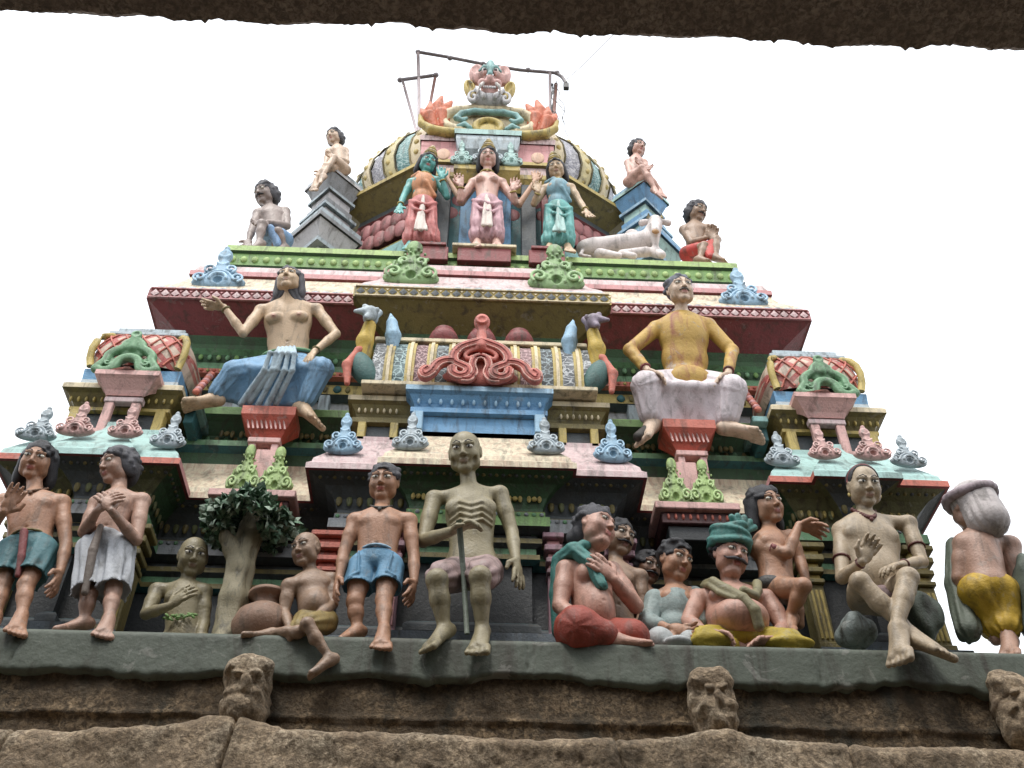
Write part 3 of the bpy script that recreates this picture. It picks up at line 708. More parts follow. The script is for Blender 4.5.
bosses(shrine, -1.24, -.8, 7.745, 7.05, 7, cream, .028, 'leaf'); bosses(shrine, .8, 1.24, 7.745, 7.05, 7, cream, .028, 'leaf')
bosses(shrine, -.66, .66, 7.585, 7.05, 12, lblue, .035, 'leaf')
shr = shrine.build('barrel_shrine', tower)
b = MB(); seq = []
def barrel_band(b, x0, x1, yc, zc, ry, rz, m, a0=-15, a1=195, n=22):
    V = []; F = []
    for i in range(n+1):
        a = radians(a0+(a1-a0)*i/n); y = yc-ry*cos(a); z = zc+rz*sin(a)
        V += [(x0, y, z), (x1, y, z)]
    for i in range(n): F.append((2*i, 2*i+1, 2*i+3, 2*i+2))
    for e in (0, 1):
        c = len(V); V.append(((x0, x1)[e], yc, zc)); 
        for i in range(n): F.append((c, 2*i+2+e, 2*i+e) if e == 0 else (c, 2*i+e, 2*i+2+e))
    b.add(V, F, m)
fil = [filig_s, filig_k, filig_m, filig_k, filig_s, filig_t, filig_m]
x = -1.12; i = 0
w1, w2 = .125, .0935
while x < 1.11:
    j = min(i, 9-i if 9-i >= 0 else 0)
    barrel_band(b, x, x+w1, 8.02, 7.46, .44, .72, [filig_s, filig_t, filig_m, filig_k, filig_s, filig_s, filig_k, filig_m, filig_k, filig_s][i % 10]); x += w1
    if x < 1.10:
        barrel_band(b, x, x+.030, 8.02, 7.46, .455, .74, gold); barrel_band(b, x+.030, x+w2-.03, 8.02, 7.46, .47, .755, cream); barrel_band(b, x+w2-.03, x+w2, 8.02, 7.46, .455, .74, gold); x += w2
    i += 1
b.box(-1.2, 1.2, 7.56, 8.45, 7.251, 7.31, cream); b.box(-1.2, 1.2, 7.60, 8.4, 7.31, 7.36, brick)
b.box(-1.15, 1.15, 7.78, 7.90, 8.12, 8.18, cream)
b.build('barrel_roof', shr)
for x in (-.42, 0, .42):
    b = MB(); b.lathe((x, 7.98, 8.12), [(.0, 0), (.13, 0), (.13, .07), (.10, .10), (.15, .15), (.17, .22), (.15, .29), (.10, .32), (.12, .36), (.06, .42), (0, .47)], maroon); b.build('finial', shr)
# red scroll gable in front
rosepale = paint('pale_salmon_paint', (.64, .36, .31)); rosedark = paint('deep_salmon_paint', (.30, .07, .06))
F = Fld((-.80, -.2, -.08), (.80, .16, 1.12), .0125)
def zp(L): return [np.array(((x-482)/341.3*1.0*1.0, 0, 0)) for x in L]
def gpt(L): return [np.array(((x-484)/360., 0, (403-y)/300.)) for x, y in L]
mir = lambda P: [np.array((-p[0], p[1], p[2])) for p in P]
A = gpt([(484, 235), (455, 245), (415, 265), (392, 298), (395, 330), (420, 345), (440, 358), (438, 380), (415, 390), (392, 378), (388, 355)])
B = gpt([(392, 325), (360, 328), (335, 345), (322, 372), (300, 392), (292, 375), (306, 362)])
C = gpt([(484, 300), (464, 310), (456, 340), (464, 372), (448, 398), (420, 400)])
D = gpt([(484, 262), (450, 272), (430, 292), (440, 310), (455, 300)])
A, B, C, D = catm(A), catm(B), catm(C), catm(D)
F.ell((0, .09, .40), (.25, .05, .22), k=.01); F.ell((0, .09, .14), (.36, .05, .12), k=.01)
for L, r in ((A, .050), (B, .054), (C, .036), (D, .022)):
    for M in (L, mir(L)): F.poly(M, r, k=.004)
F.cap((0, 0, .5), (0, 0, .82), .06, .04, k=.02); F.ell((0, -.01, .86), (.08, .06, .12), k=.02)
eb = MB()
for L, r in ((A, .050), (B, .054), (C, .036)):
    for M in (L, mir(L)):
        for o_ in (-.75, 0, .75): eb.tube([q*np.array((1.08, 1, 1))+np.array((0, 7.46, 7.235)) for q in offs(M, o_*r, -r*(1.0 if o_ == 0 else .70))], .0105, rosepale if o_ else rosedark, 6)
F.poly([p+np.array((0, -.07, 0)) for p in spiral(0, .84, .05, .05, 0, 360, 14)], .014, k=.008)
F.ell((0, -.06, .20), (.055, .10, .16), k=.01, op='sub')
P, Q = F.mesh(); P = P*np.array((1.08, 1, 1.0))
o = np_obj('scroll_gable', P, Q, paint('salmon_red_paint', (.50, .17, .14), stain=.4)); o.parent = shr; o.location = (0, 7.46, 7.235)
o['label'] = 'large salmon red scroll ornament on the barrel shrine'; eb.build('gable_edging', shr)
# horseshoe gable ends with beaked heads
def gable_end(s_):
    b = MB(); X0 = s_*1.19
    n = 26; rings = [(.44, .64, 0, gold), (.47, .69, .02, paint('mustard_rim_paint', (.40, .30, .09))), (.49, .72, .0, paint('fan_green_paint', (.10, .20, .12)))]
    for q in range(len(rings)-1):
        r0, r1 = rings[q], rings[q+1]; V = []; Fq = []
        for i in range(n+1):
            a = radians(62+143*i/n); sc_ = 1+.03*sin(i*2.2)*(q == 2)
            V += [(X0+s_*r0[2], 8.02-r0[0]*cos(a), 7.50+r0[1]*sin(a)), (X0+s_*r1[2], 8.02-r1[0]*cos(a)*sc_, 7.50+r1[1]*sin(a)*sc_), (X0+s_*(r0[2]+.07), 8.02-r0[0]*cos(a), 7.50+r0[1]*sin(a)), (X0+s_*(r1[2]+.07), 8.02-r1[0]*cos(a)*sc_, 7.50+r1[1]*sin(a)*sc_)]
        for i in range(n):
            k = 4*i; Fq += [(k, k+4, k+5, k+1), (k+2, k+3, k+7, k+6), (k+1, k+5, k+7, k+3), (k, k+2, k+6, k+4)]
        b.add(V, Fq, r0[3] if q else rings[1][3])
    e = b.build('gable_end', shr)
    # head
    c = at(369, 335, 7.62); cx = s_*abs(c[0])
    F = Fld((cx-.32, 7.3, 7.5), (cx+.32, 8.0, 8.75), .017)
    F.poly([(cx+s_*.02, 7.66, 7.62), (cx+s_*.03, 7.60, 7.9), (cx-s_*.0, 7.58, 8.12)], [.07, .085, .07], k=.05)
    P, Q = F.mesh(); np_obj('neck', P, Q, paint('parrot_yellow_paint', (.50, .36, .09)), shr)
    F = Fld((cx-.32, 7.2, 7.9), (cx+.32, 8.0, 8.75), .014)
    F.ell((cx, 7.56, 8.25), (.085, .13, .10), k=.03); F.cap((cx, 7.50, 8.2), (cx+s_*.03, 7.44, 8.1), .05, .03, k=.04)
    F.poly([(cx-s_*.02, 7.62, 8.30), (cx-s_*.07, 7.66, 8.42), (cx-s_*.03, 7.66, 8.50)], [.05, .035, .012], k=.02); F.cap((cx+s_*.05, 7.48, 8.24), (cx+s_*.15, 7.42, 8.17), .05, .02, k=.03); F.ell((cx+s_*.06, 7.47, 8.30), (.035, .03, .035), k=.008)
    F.ell((cx-s_*.07, 7.48, 8.27), (.03, .03, .03), k=.008)
    P, Q = F.mesh(); np_obj('bird_head', P, Q, silver if s_ < 0 else paint('purple_grey_paint', (.24, .20, .25)), shr)
    F = Fld((cx-.5, 7.4, 7.7), (cx+.5, 8.1, 8.7), .016)
    wx = cx-s_*.22; F.poly([(wx-s_*.03, 7.72, 7.86), (wx-s_*.03, 7.68, 8.08), (wx-s_*.0, 7.68, 8.28), (wx+s_*.03, 7.70, 8.46)], [.05, .085, .06, .01], k=.02); F.cap((wx, 7.66, 7.95), (wx+s_*.02, 7.64, 8.25), .02, .012, k=.01)
    P, Q = F.mesh(); np_obj('wing', P, Q, lblue, shr)
    F = Fld((cx-.5, 7.2, 7.1), (cx+.5, 8.1, 8.0), .016); tx = cx+s_*.02
    F.ell((tx, 7.62, 7.52), (.13, .10, .26), nrm_rot(s_*.45), k=.02)
    P, Q = F.mesh(); np_obj('tail_fan', P, Q, paint('fan_dark_teal', (.05, .12, .11)), shr)
    F = Fld((cx-.5, 7.2, 7.1), (cx+.5, 8.1, 8.1), .016)
    F.poly([(tx+s_*.12, 7.56, 7.24), (tx+s_*.15, 7.56, 7.5), (tx+s_*.06, 7.58, 7.74), (tx-s_*.04, 7.6, 7.82)], [.03, .05, .04, .02], k=.03)
    P, Q = F.mesh(); np_obj('tail_edge', P, Q, brick, shr)
for s_ in (-1, 1): gable_end(s_)

# ------------------------------------------------------------------ corner shrines with lattice domes
def corner_shrine(s_):
    cx = s_*3.60; X0, X1 = cx-.60, cx+.60
    b = MB(); path = [(X0, 7.70), (X1, 7.70), (X1, 8.9), (X0, 8.9)]
    b.sweep(path, [(-.16, 6.66), (-.16, 7.0)], slate, True)
    b.sweep(path, [(-.15, 6.985, None), (-.10, 6.99, None), (-.10, 7.03, dgold), (-.13, 7.05, dgold), (-.11, 7.10, dgold), (-.05, 7.18, dgold), (0, 7.205)], gold, True)
    b.sweep(path, [(0, 7.206, None), (0, 7.265, None), (-.03, 7.30, None), (-.10, 7.34, silver), (-.11, 7.42, blue), (-.10, 7.56, blue), (-.12, 7.58, silver), (-.3, 7.60)], cream, True)
    bosses(b, X0+.06, X1-.06, 7.775, 7.11, 14, gold, .030, 'leaf')
    for t in (-1, 1):
        for k in (.42,): b.box(cx+t*k-.05, cx+t*k+.05, 7.78, 7.9, 6.66, 6.98, gold)
    sh = b.build('corner_shrine', tower)
    # dome
    n, m_ = 40, 14; V = []; Fq = []
    prof = [(1.0, 0), (1.06, .10), (1.08, .22), (1.05, .34), (.97, .44), (.85, .50), (.72, .53)]
    for (k, z) in prof:
        for i in range(n):
            t = 2*pi*i/n; c_, s2 = cos(t), sin(t); rr = (abs(c_)**4+abs(s2)**4)**(-.25)
            V.append((cx+.50*k*rr*c_, 8.22+.46*k*rr*s2, 7.59+z*1.05))
    for j in range(len(prof)-1):
        for i in range(n): Fq.append((j*n+i, j*n+(i+1) % n, (j+1)*n+(i+1) % n, (j+1)*n+i))
    mesh_obj('lattice_dome', V, Fq, lattice, sh, True)
    b = MB()
    for t in (-1, 1):      # ochre corner ribs
        for yy in (7.80,):
            pts = [(cx+t*.50*k*.88*1.02, 8.22-.46*k*.90*1.03, 7.59+z*1.05) for (k, z) in prof]; b.tube(pts, .04, gold)
    b.box(cx-.42, cx+.42, 7.84, 8.6, 8.14, 8.19, silver); b.box(cx-.38, cx+.38, 7.88, 8.56, 8.19, 8.23, blue); b.box(cx-.36, cx+.36, 7.9, 8.5, 8.23, 8.30, silver)
    b.build('dome_cap', sh)
    # raised strands of the lattice
    b = MB()
    def dp(u, z):
        k = np.interp(z, [q[1] for q in prof], [q[0] for q in prof])*1.012; y = 8.22-.46*k*(1-abs(u)**4*.85)**.25; return (cx+.50*k*u, y, 7.59+z*1.05)
    for sg in (-1, 1):
        for o_ in np.arange(-1.5, 1.6, .34):
            pts = [dp(o_+sg*(z-.25)*1.3, z) for z in np.linspace(.02, .5, 9) if abs(o_+sg*(z-.25)*1.3) < .97]
            if len(pts) > 1: b.tube(pts, .011, brick, 6)
    b.build('lattice_strands', sh)
    b = MB(); fx = cx
    b.lathe((fx, 8.3, 8.29), [(0, 0), (.15, 0), (.16, .06), (.10, .10), (.15, .16), (.12, .24), (.06, .27), (.08, .30), (.03, .38), (0, .42)], maroon); b.build('finial', sh)
    # pink bracket in front and columns below
    b = MB(); bx = s_*3.53
    pp = [(bx-.32, 7.54), (bx+.32, 7.54), (bx+.32, 7.80), (bx-.32, 7.80)]
    b.sweep(pp, [(-.15, 7.06), (-.13, 7.07), (-.10, 7.13), (-.03, 7.22), (0, 7.25), (0, 7.31), (-.03, 7.315), (-.3, 7.32)], pink, True)
    b.box(bx-.19, bx+.19, 7.66, 7.74, 6.99, 7.058, palepink)
    for t in (-1, 1): b.box(bx+t*.13-.045, bx+t*.13+.045, 7.67, 7.73, 6.60, 6.99, pink)
    b.box(bx-.20, bx+.20, 7.66, 7.72, 6.55, 6.64, pink)
    b.build('bracket', sh)
    p = at(129, 372, 7.56); q = at(129, 328, 7.56)
    ornament('arch', s_*3.60, 7.60, 7.325, .60, (q[2]-p[2])/1.06, mgreen, sh, -.06)
    # folded inner flank seen beside the great figures
    b = MB(); ix = cx-s_*.62
    b.box(min(ix, ix-s_*.10), max(ix, ix-s_*.10), 7.9, 8.6, 6.95, 7.12, dteal); b.box(min(ix, ix-s_*.16), max(ix, ix-s_*.16), 7.8, 8.5, 7.12, 7.2, teal)
    for i in range(9): b.ell((ix-s_*.08, 7.82+.035*i, 7.3+.065*i), (.045, .035, .04), (brick, rosepink)[i % 2], nu=8, nv=5)
    b.build('flank_moulding', sh)
    return sh
for s_ in (-1, 1): corner_shrine(s_)
# red pedestals on pink posts under the seated figures
for s_ in (-1, 1):
    x = s_*2.12 if s_ < 0 else 2.15
    b = MB(); pp = [(x-.27, 7.80), (x+.27, 7.80), (x+.27, 8.15), (x-.27, 8.15)]
    b.sweep(pp, [(-.14, 6.76, None), (-.13, 6.79, None), (-.10, 6.84, None), (-.03, 6.96, None), (0, 7.01, brick), (0, 7.12, brick), (-.02, 7.13, brick), (-.26, 7.14)], red, True)
    for i in range(9):
        xx = x-.19+.045*i; b.tube([(xx-.014, 7.838, 6.97), (xx+.014, 7.865, 6.87)], .011, pink, 6)
    b.box(x-.16, x+.16, 7.86, 8.14, 6.69, 6.758, pink)
    for t in (-1, 1): b.box(x+t*.11-.035, x+t*.11+.035, 7.88, 7.96, 6.36, 6.69, pink)
    b.box(x-.17, x+.17, 7.90, 8.14, 6.2, 6.36, pink); b.box(x-.03, x+.03, 7.96, 8.1, 6.36, 6.69, brick)
    b.build('pedestal', tower)

# ------------------------------------------------------------------ crowning dome
DC = (0.0, 10.2); OY = .65
def octa(r, rot=22.5): return [(DC[0]+r*cos(radians(rot+45*i)), DC[1]+r*OY*sin(radians(rot+45*i))) for i in range(8)]
def octa_start(r): return octa(r, -112.5)
R0 = 2.42; oc = octa_start(R0)
b = MB()
b.sweep(oc, [(-.30, 10.34, teal), (-.22, 11.5, teal), (-.22, 11.62, teal), (-.34, 11.70, gold), (-.30, 11.78, gold), (-.40, 11.84, maroon), (-.42, 12.5, maroon), (-.30, 12.6, slate), (-.34, 12.8, slate)], slate, True)
# lotus petals on the neck
oc2 = octa(R0-.40, -112.5)
for i in (6, 7, 0, 1, 2):
    A_, B_ = np.array(oc2[i]), np.array(oc2[(i+1) % 8]); d = nrm(B_-A_); nn = np.array((d[1], -d[0])); Ls = np.linalg.norm(B_-A_); n_ = 7
    for q in range(n_):
        for row in (0, 1):
            c_ = A_+d*Ls*(q+.5+.5*row-.25)/n_; pt = np.array((c_[0]+nn[0]*.03, c_[1]+nn[1]*.03, 11.98+.30*row))
            R = np.array([[d[0], nn[0], 0], [d[1], nn[1], 0], [0, 0, 1]]); b.ell(pt, (.13, .05, .17), paint('petal_paint', (.33, .14, .14), stain=.6), R=R, nu=10, nv=6)
b.build('dome_neck', tower)
b = MB()
b.sweep(oc, [(-.34, 12.75, dgold), (-.05, 12.96, dgold), (0, 12.97, gold), (0, 13.05, gold), (-.03, 13.07, lgrey), (-.22, 13.20, lgrey), (-.4, 13.24)], gold, True)
b.build('dome_eave', tower)
# ribbed dome: coloured gores
b = MB(); gores = []
nb = 60; pgold = paint('pale_gold_paint', (.50, .44, .25), stain=.5); cols = [cream, paint('pale_silver_filigree', (.56, .56, .58), stain=.4, pattern=pat_scroll((.22, .22, .26))), pgold, paint('pale_teal_filigree', (.42, .55, .53), stain=.4, pattern=pat_scroll((.06, .19, .19)))]
zp_ = [(1.98, 13.20), (2.10, 13.38), (2.16, 13.65), (2.12, 13.98), (1.97, 14.35), (1.70, 14.72), (1.30, 15.05), (.8, 15.28), (.3, 15.4), (0.0, 15.42)]
a = 0
for i in range(nb):
    mm = cols[i % 4]; wd_ = {0: 6.8, 1: 8.8, 2: 6.8, 3: 7.6}[i % 4]; a0 = radians(-90+a-3.4); a1 = radians(-90+a+wd_-3.4); a += wd_
    bul = .0 if i % 2 else .035; V = []; Fq = []; K = 5
    for (r, z) in zp_:
        for k in range(K+1):
            t = a0+(a1-a0)*k/K; rr = r+bul*sin(pi*k/K)+(0 if i % 2 else .02)
            V.append((DC[0]+rr*cos(t), DC[1]+rr*OY*sin(t), z+(0 if i % 2 else .012)))
    for j in range(len(zp_)-1):
        for k in range(K): Fq.append((j*(K+1)+k, j*(K+1)+k+1, (j+1)*(K+1)+k+1, (j+1)*(K+1)+k))
    b.add(V, Fq, mm, True)
    for t in (a0, a1): b.tube([(DC[0]+(r+.03)*cos(t), DC[1]+(r+.03)*OY*sin(t), z) for (r, z) in zp_[:-1]], .016, dgold if i % 4 else pgold, 6)
    if i % 2 == 0:
        for (r, z) in [(2.07, 13.34), (2.16, 13.55), (2.18, 13.8), (2.12, 14.05), (2.0, 14.32), (1.83, 14.58)]:
            t = (a0+a1)/2; b.ell((DC[0]+(r+.015)*cos(t), DC[1]+(r+.015)*OY*sin(t), z), (.045, .03, .07), cream if mm is gold else gold, nu=8, nv=5)
    if a >= 360-4: break
b.build('ribbed_dome', tower)

# rotated stepped corner pedestals beside the dome
def corner_ped(s_, mats):
    b = MB(); c = np.array((-2.32 if s_ < 0 else 2.38, 9.45))
    def sq(r, z0, z1, m, dx=0, dy=0, flare=0.0):
        r *= .84; z0 = 10.332+(z0-10.33)*2.03; z1 = 10.332+(z1-10.33)*2.03
        P = [(c[0]+dx+r*cos(t), c[1]+dy+r*sin(t)) for t in (radians(-180), radians(-90), 0, radians(90))]
        b.sweep(P, [(0-flare, z0), (0, z1), (-.01, z1+.004), (-r*.68, z1+.006)], m, True)
    m1, m2, m3 = mats
    sq(.50, 10.33, 10.46, m2); sq(.36, 10.46, 10.58, m3); sq(.46, 10.58, 10.62, m1); sq(.40, 10.62, 10.70, m2); sq(.34, 10.70, 10.86, m1)
    sq(.50, 10.86, 10.90, m3); sq(.60, 10.90, 11.06, m1, flare=.12); sq(.66, 11.06, 11.10, m2); sq(.62, 11.10, 11.16, m3); sq(.40, 11.16, 11.28, m1)
    sq(.50, 11.28, 11.31, m3); sq(.40, 11.31, 11.40, m2); sq(.34, 11.40, 11.50, m1); sq(.42, 11.50, 11.53, m3); sq(.50, 11.53, 11.68, m2, flare=.10); sq(.54, 11.68, 11.71, m1); sq(.50, 11.71, 11.76, m3)
    b.build('corner_pedestal', tower)
corner_ped(-1, (lgrey, grey, silver)); corner_ped(1, (paleteal, blue, lblue))

# ------------------------------------------------------------------ front niche (nasi) with flame gable
NY = 8.75
nich = MB()
nich.box(-1.02, 1.02, NY+.18, 9.4, 10.34, 12.9, dteal); nich.box(-.36, .36, NY+.10, 9.2, 10.34, 12.5, blue)
for s_ in (-1, 1):
    nich.box(s_*.60-.10, s_*.60+.10, NY-.02, NY+.3, 10.34, 12.45, slate); nich.box(s_*.86-.07, s_*.86+.07, NY+.02, NY+.3, 10.34, 12.45, maroon)
pn = [(-1.0, NY), (-.48, NY), (-.48, NY-.14), (.48, NY-.14), (.48, NY), (1.0, NY), (1.0, 9.5), (-1.0, 9.5)]
def byN(a_, c_): return [a_, c_, c_, c_, a_, a_, a_, a_]
nich.sweep(pn, [(-.14, 12.45, None), (-.02, 12.60, None), (0, 12.62, None), (0, 12.72, None), (-.02, 12.73)], byN(gold, gold), True)
nich.sweep(pn, [(-.03, 12.731), (-.04, 12.95), (-.10, 13.0), (-.14, 13.1)], byN(palepink, grey), True)
nich.sweep(pn, [(-.14, 13.1), (-.04, 13.2), (0, 13.40), (0, 13.5)], byN(rosepink, silver), True)
nich.sweep(pn, [(.02, 13.505), (.03, 13.62), (0, 13.64), (-.5, 13.66)], byN(palepink, paleteal), True)
nich.box(-1.0, 1.0, NY+.01, 9.9, 13.0, 13.6, rosepink)
nic = nich.build('front_niche', tower)
for s_ in (-1, 1): ornament('scroll', s_*.36, NY-.15, 12.735, .36, .52, paleteal, nic, -.05)
ornament('scroll', 0, NY-.17, 12.74, .5, .6, silver, nic, -.05)
# scroll + flames
F = Fld((-1.2, -.25, -.1), (1.2, .3, 1.15), .021)
U_ = [(0, .70), (-.25, .70), (-.50, .66), (-.68, .52), (-.72, .34), (-.62, .18), (-.45, .10)]
P_ = [np.array((x, 0, z)) for x, z in U_]
for M in (P_, mir(P_)): F.poly(M, .085, k=.02)
F.ell((0, .06, .38), (.68, .05, .34), k=.02)
P, Q = F.mesh(); o = np_obj('scroll_arch', P, Q, cream); o.parent = nic; o.location = (0, NY-.05, 13.64); o.parent = nic; o.matrix_parent_inverse = Matrix()
def at_nic(name, F, m, loc):
    P, Q = F.mesh(); o = np_obj(name, P, Q, m); o.parent = nic; o.matrix_parent_inverse = Matrix(); o.location = loc; return o
F = Fld((-.8, -.25, -.1), (.8, .3, 1.0), .018)
T_ = [(0, .56), (-.22, .57), (-.42, .50), (-.50, .36), (-.40, .30), (-.34, .36)]; P_ = [np.array((x, -.05, z)) for x, z in T_]
for M in (P_, mir(P_)): F.poly(M, [.05, .055, .05, .045, .04, .03], k=.015)
T_ = [(-.46, .12), (-.36, .20), (-.28, .10)]; P_ = [np.array((x, -.05, z)) for x, z in T_]
for M in (P_, mir(P_)): F.poly(M, .04, k=.015)
at_nic('scroll_band', F, teal, (0, NY-.06, 13.64))
F = Fld((-.5, -.25, -.1), (.5, .3, .8), .018)
F.poly(spiral(0, .18, .20, .20, -30, 210, 18), .05, k=.015); F.ell((0, .02, .14), (.16, .03, .18), k=.01)
at_nic('arch_boss', F, gold, (0, NY-.08, 13.64))
F = Fld((-1.3, -.25, -.2), (1.3, .3, .9), .020)
T_ = [(-.38, .02), (-.62, .0), (-.86, .06), (-1.02, .22), (-1.06, .46)]; P_ = [np.array((x, -.02, z)) for x, z in T_]
for M in (P_, mir(P_)):
    F = Fld((-1.3, -.25, -.2), (1.3, .3, .9), .020); F.poly(M, [.07, .08, .08, .06, .03], k=.02); at_nic('gable_foot', F, gold, (0, NY-.05, 13.64))
for s_ in (-1, 1):
    F = Fld((-.2, -.25, -.1), (1.35, .3, 1.5), .016)
    for i, (x0, z0, x1, z1, r) in enumerate(((.66, .25, .60, .98, .095), (.74, .15, .76, 1.08, .10), (.80, .12, .93, .92, .095), (.84, .08, 1.05, .68, .085), (.70, .15, .66, .70, .10), (.82, .1, .90, .55, .10))):
        y0 = -.05*(i >= 4)-.02*(i % 2); mid = (.5*(x0+x1)+.05, y0-.03, z0+(z1-z0)*.62); F.poly([(x0, y0, z0), mid, (x1, y0, z1)], [r*.6, r, .03], k=.006)
        for dx in (-.045, 0, .045): F.poly([(x0+dx*.5, y0-r*.6, z0), (mid[0]+dx, y0-.02-r*(1.0 if dx == 0 else .86), mid[2]), (x1+dx*.3, y0-.03, z1-.06)], [.012, .014, .006], k=.004)
    P, Q = F.mesh()
    if s_ < 0: P = P*np.array((-1, 1, 1)); Q = Q[:, ::-1]
    o = np_obj('flame_crest', P, Q, paint('flame_orange_paint', (.52, .17, .10), stain=.35)); o.parent = nic; o.matrix_parent_inverse = Matrix(); o.location = (0, NY, 13.66)
# guardian face on top
KZ = 14.36
def kp(name, fn, m, h=.014):
    F = Fld((-.62, -.5, -.15), (.62, .35, 1.15), h); fn(F); o = at_nic(name, F, m, (0, NY-.12, KZ)); o.scale = (.74, 1, 1.28); return o
def k_face(F):
    F.ell((0, 0, .40), (.19, .18, .27), k=.04); F.ell((0, -.16, .36), (.10, .13, .10), k=.05)
    for s_ in (-1, 1):
        F.ell((s_*.27, -.02, .70), (.19, .12, .22), nrm_rot(s_*.35), k=.02); F.ell((s_*.33, -.14, .74), (.10, .07, .13), nrm_rot(s_*.35), k=.01, op='sub'); F.ell((s_*.16, -.17, .30), (.10, .08, .06), k=.03); F.ell((s_*.11, -.2, .53), (.05, .05, .05), k=.01)
    F.cap((-.14, -.18, .20), (.14, -.18, .20), .07, k=.02, op='sub')
kp('guardian_face', k_face, pink)
def k_jaw(F):
    F.ell((0, 0, .1), (.40, .14, .11), k=.03)
    for s_ in (-1, 1): F.poly(spiral(s_*.34, .08, .12, .03, 90, 90-s_*360, 14, -.08), .035, k=.01); F.cap((s_*.12, -.14, .05), (s_*.30, -.12, .22), .05, .03, k=.02)
    for i in range(7): F.ell((-.12+.04*i, -.20, .18), (.018, .02, .035), k=.004)
kp('guardian_jaw', k_jaw, lgrey)
for s_ in (-1, 1):
    kp('guardian_ear', lambda F: (F.ell((s_*.42, .02, .40), (.13, .09, .22), nrm_rot(s_*.4), k=.02), F.ell((s_*.42, -.05, .40), (.06, .05, .13), nrm_rot(s_*.4), k=.01, op='sub'), F.ell((s_*.36, -.03, .16), (.09, .08, .10), k=.02)), gold)
def k_crest(F):
    F.poly([(0, -.20, .42), (0, -.20, .6), (0, -.10, .82), (0, -.04, .98)], [.055, .07, .09, .05], k=.03)
    for s_ in (-1, 1): F.poly([(s_*.05, -.22, .64), (s_*.14, -.2, .67), (s_*.24, -.17, .60)], [.025, .03, .02], k=.01)
    F.ell((0, -.26, .40), (.06, .06, .05), k=.02)
kp('guardian_crest', k_crest, teal)
for s_ in (-1, 1):
    b = MB(); b.ell((s_*.085, NY-.12-.235, KZ+.70), (.030, .03, .045), black); b.ell((s_*.09, NY-.12-.215, KZ+.72), (.045, .03, .06), white); b.build('guardian_eye', nic)
for s_ in (-1, 1): kp('guardian_tusk', lambda F: F.poly([(s_*.13, -.2, .28), (s_*.2, -.22, .18), (s_*.26, -.16, .08)], [.03, .03, .015], k=.01), white)
# dark red brackets the standing figures stand on
for (px, w, h) in ((425, .42, .16), (487, .58, .20), (559, .36, .16)):
    c = at(px, 250, 8.2); x = {425: -.72, 487: 0, 559: .80}[px]
    b = MB(); b.box(x-w*.5-(.12 if w > .5 else .02), x+w*.5+(.12 if w > .5 else .02), 8.30, 8.7, 10.46, 10.515, cream if w > .5 else maroon); b.box(x-w*.5-.05, x+w*.5+.05, 8.33, 8.42, 10.20, 10.459, maroon); b.build('foot_bracket', tower)
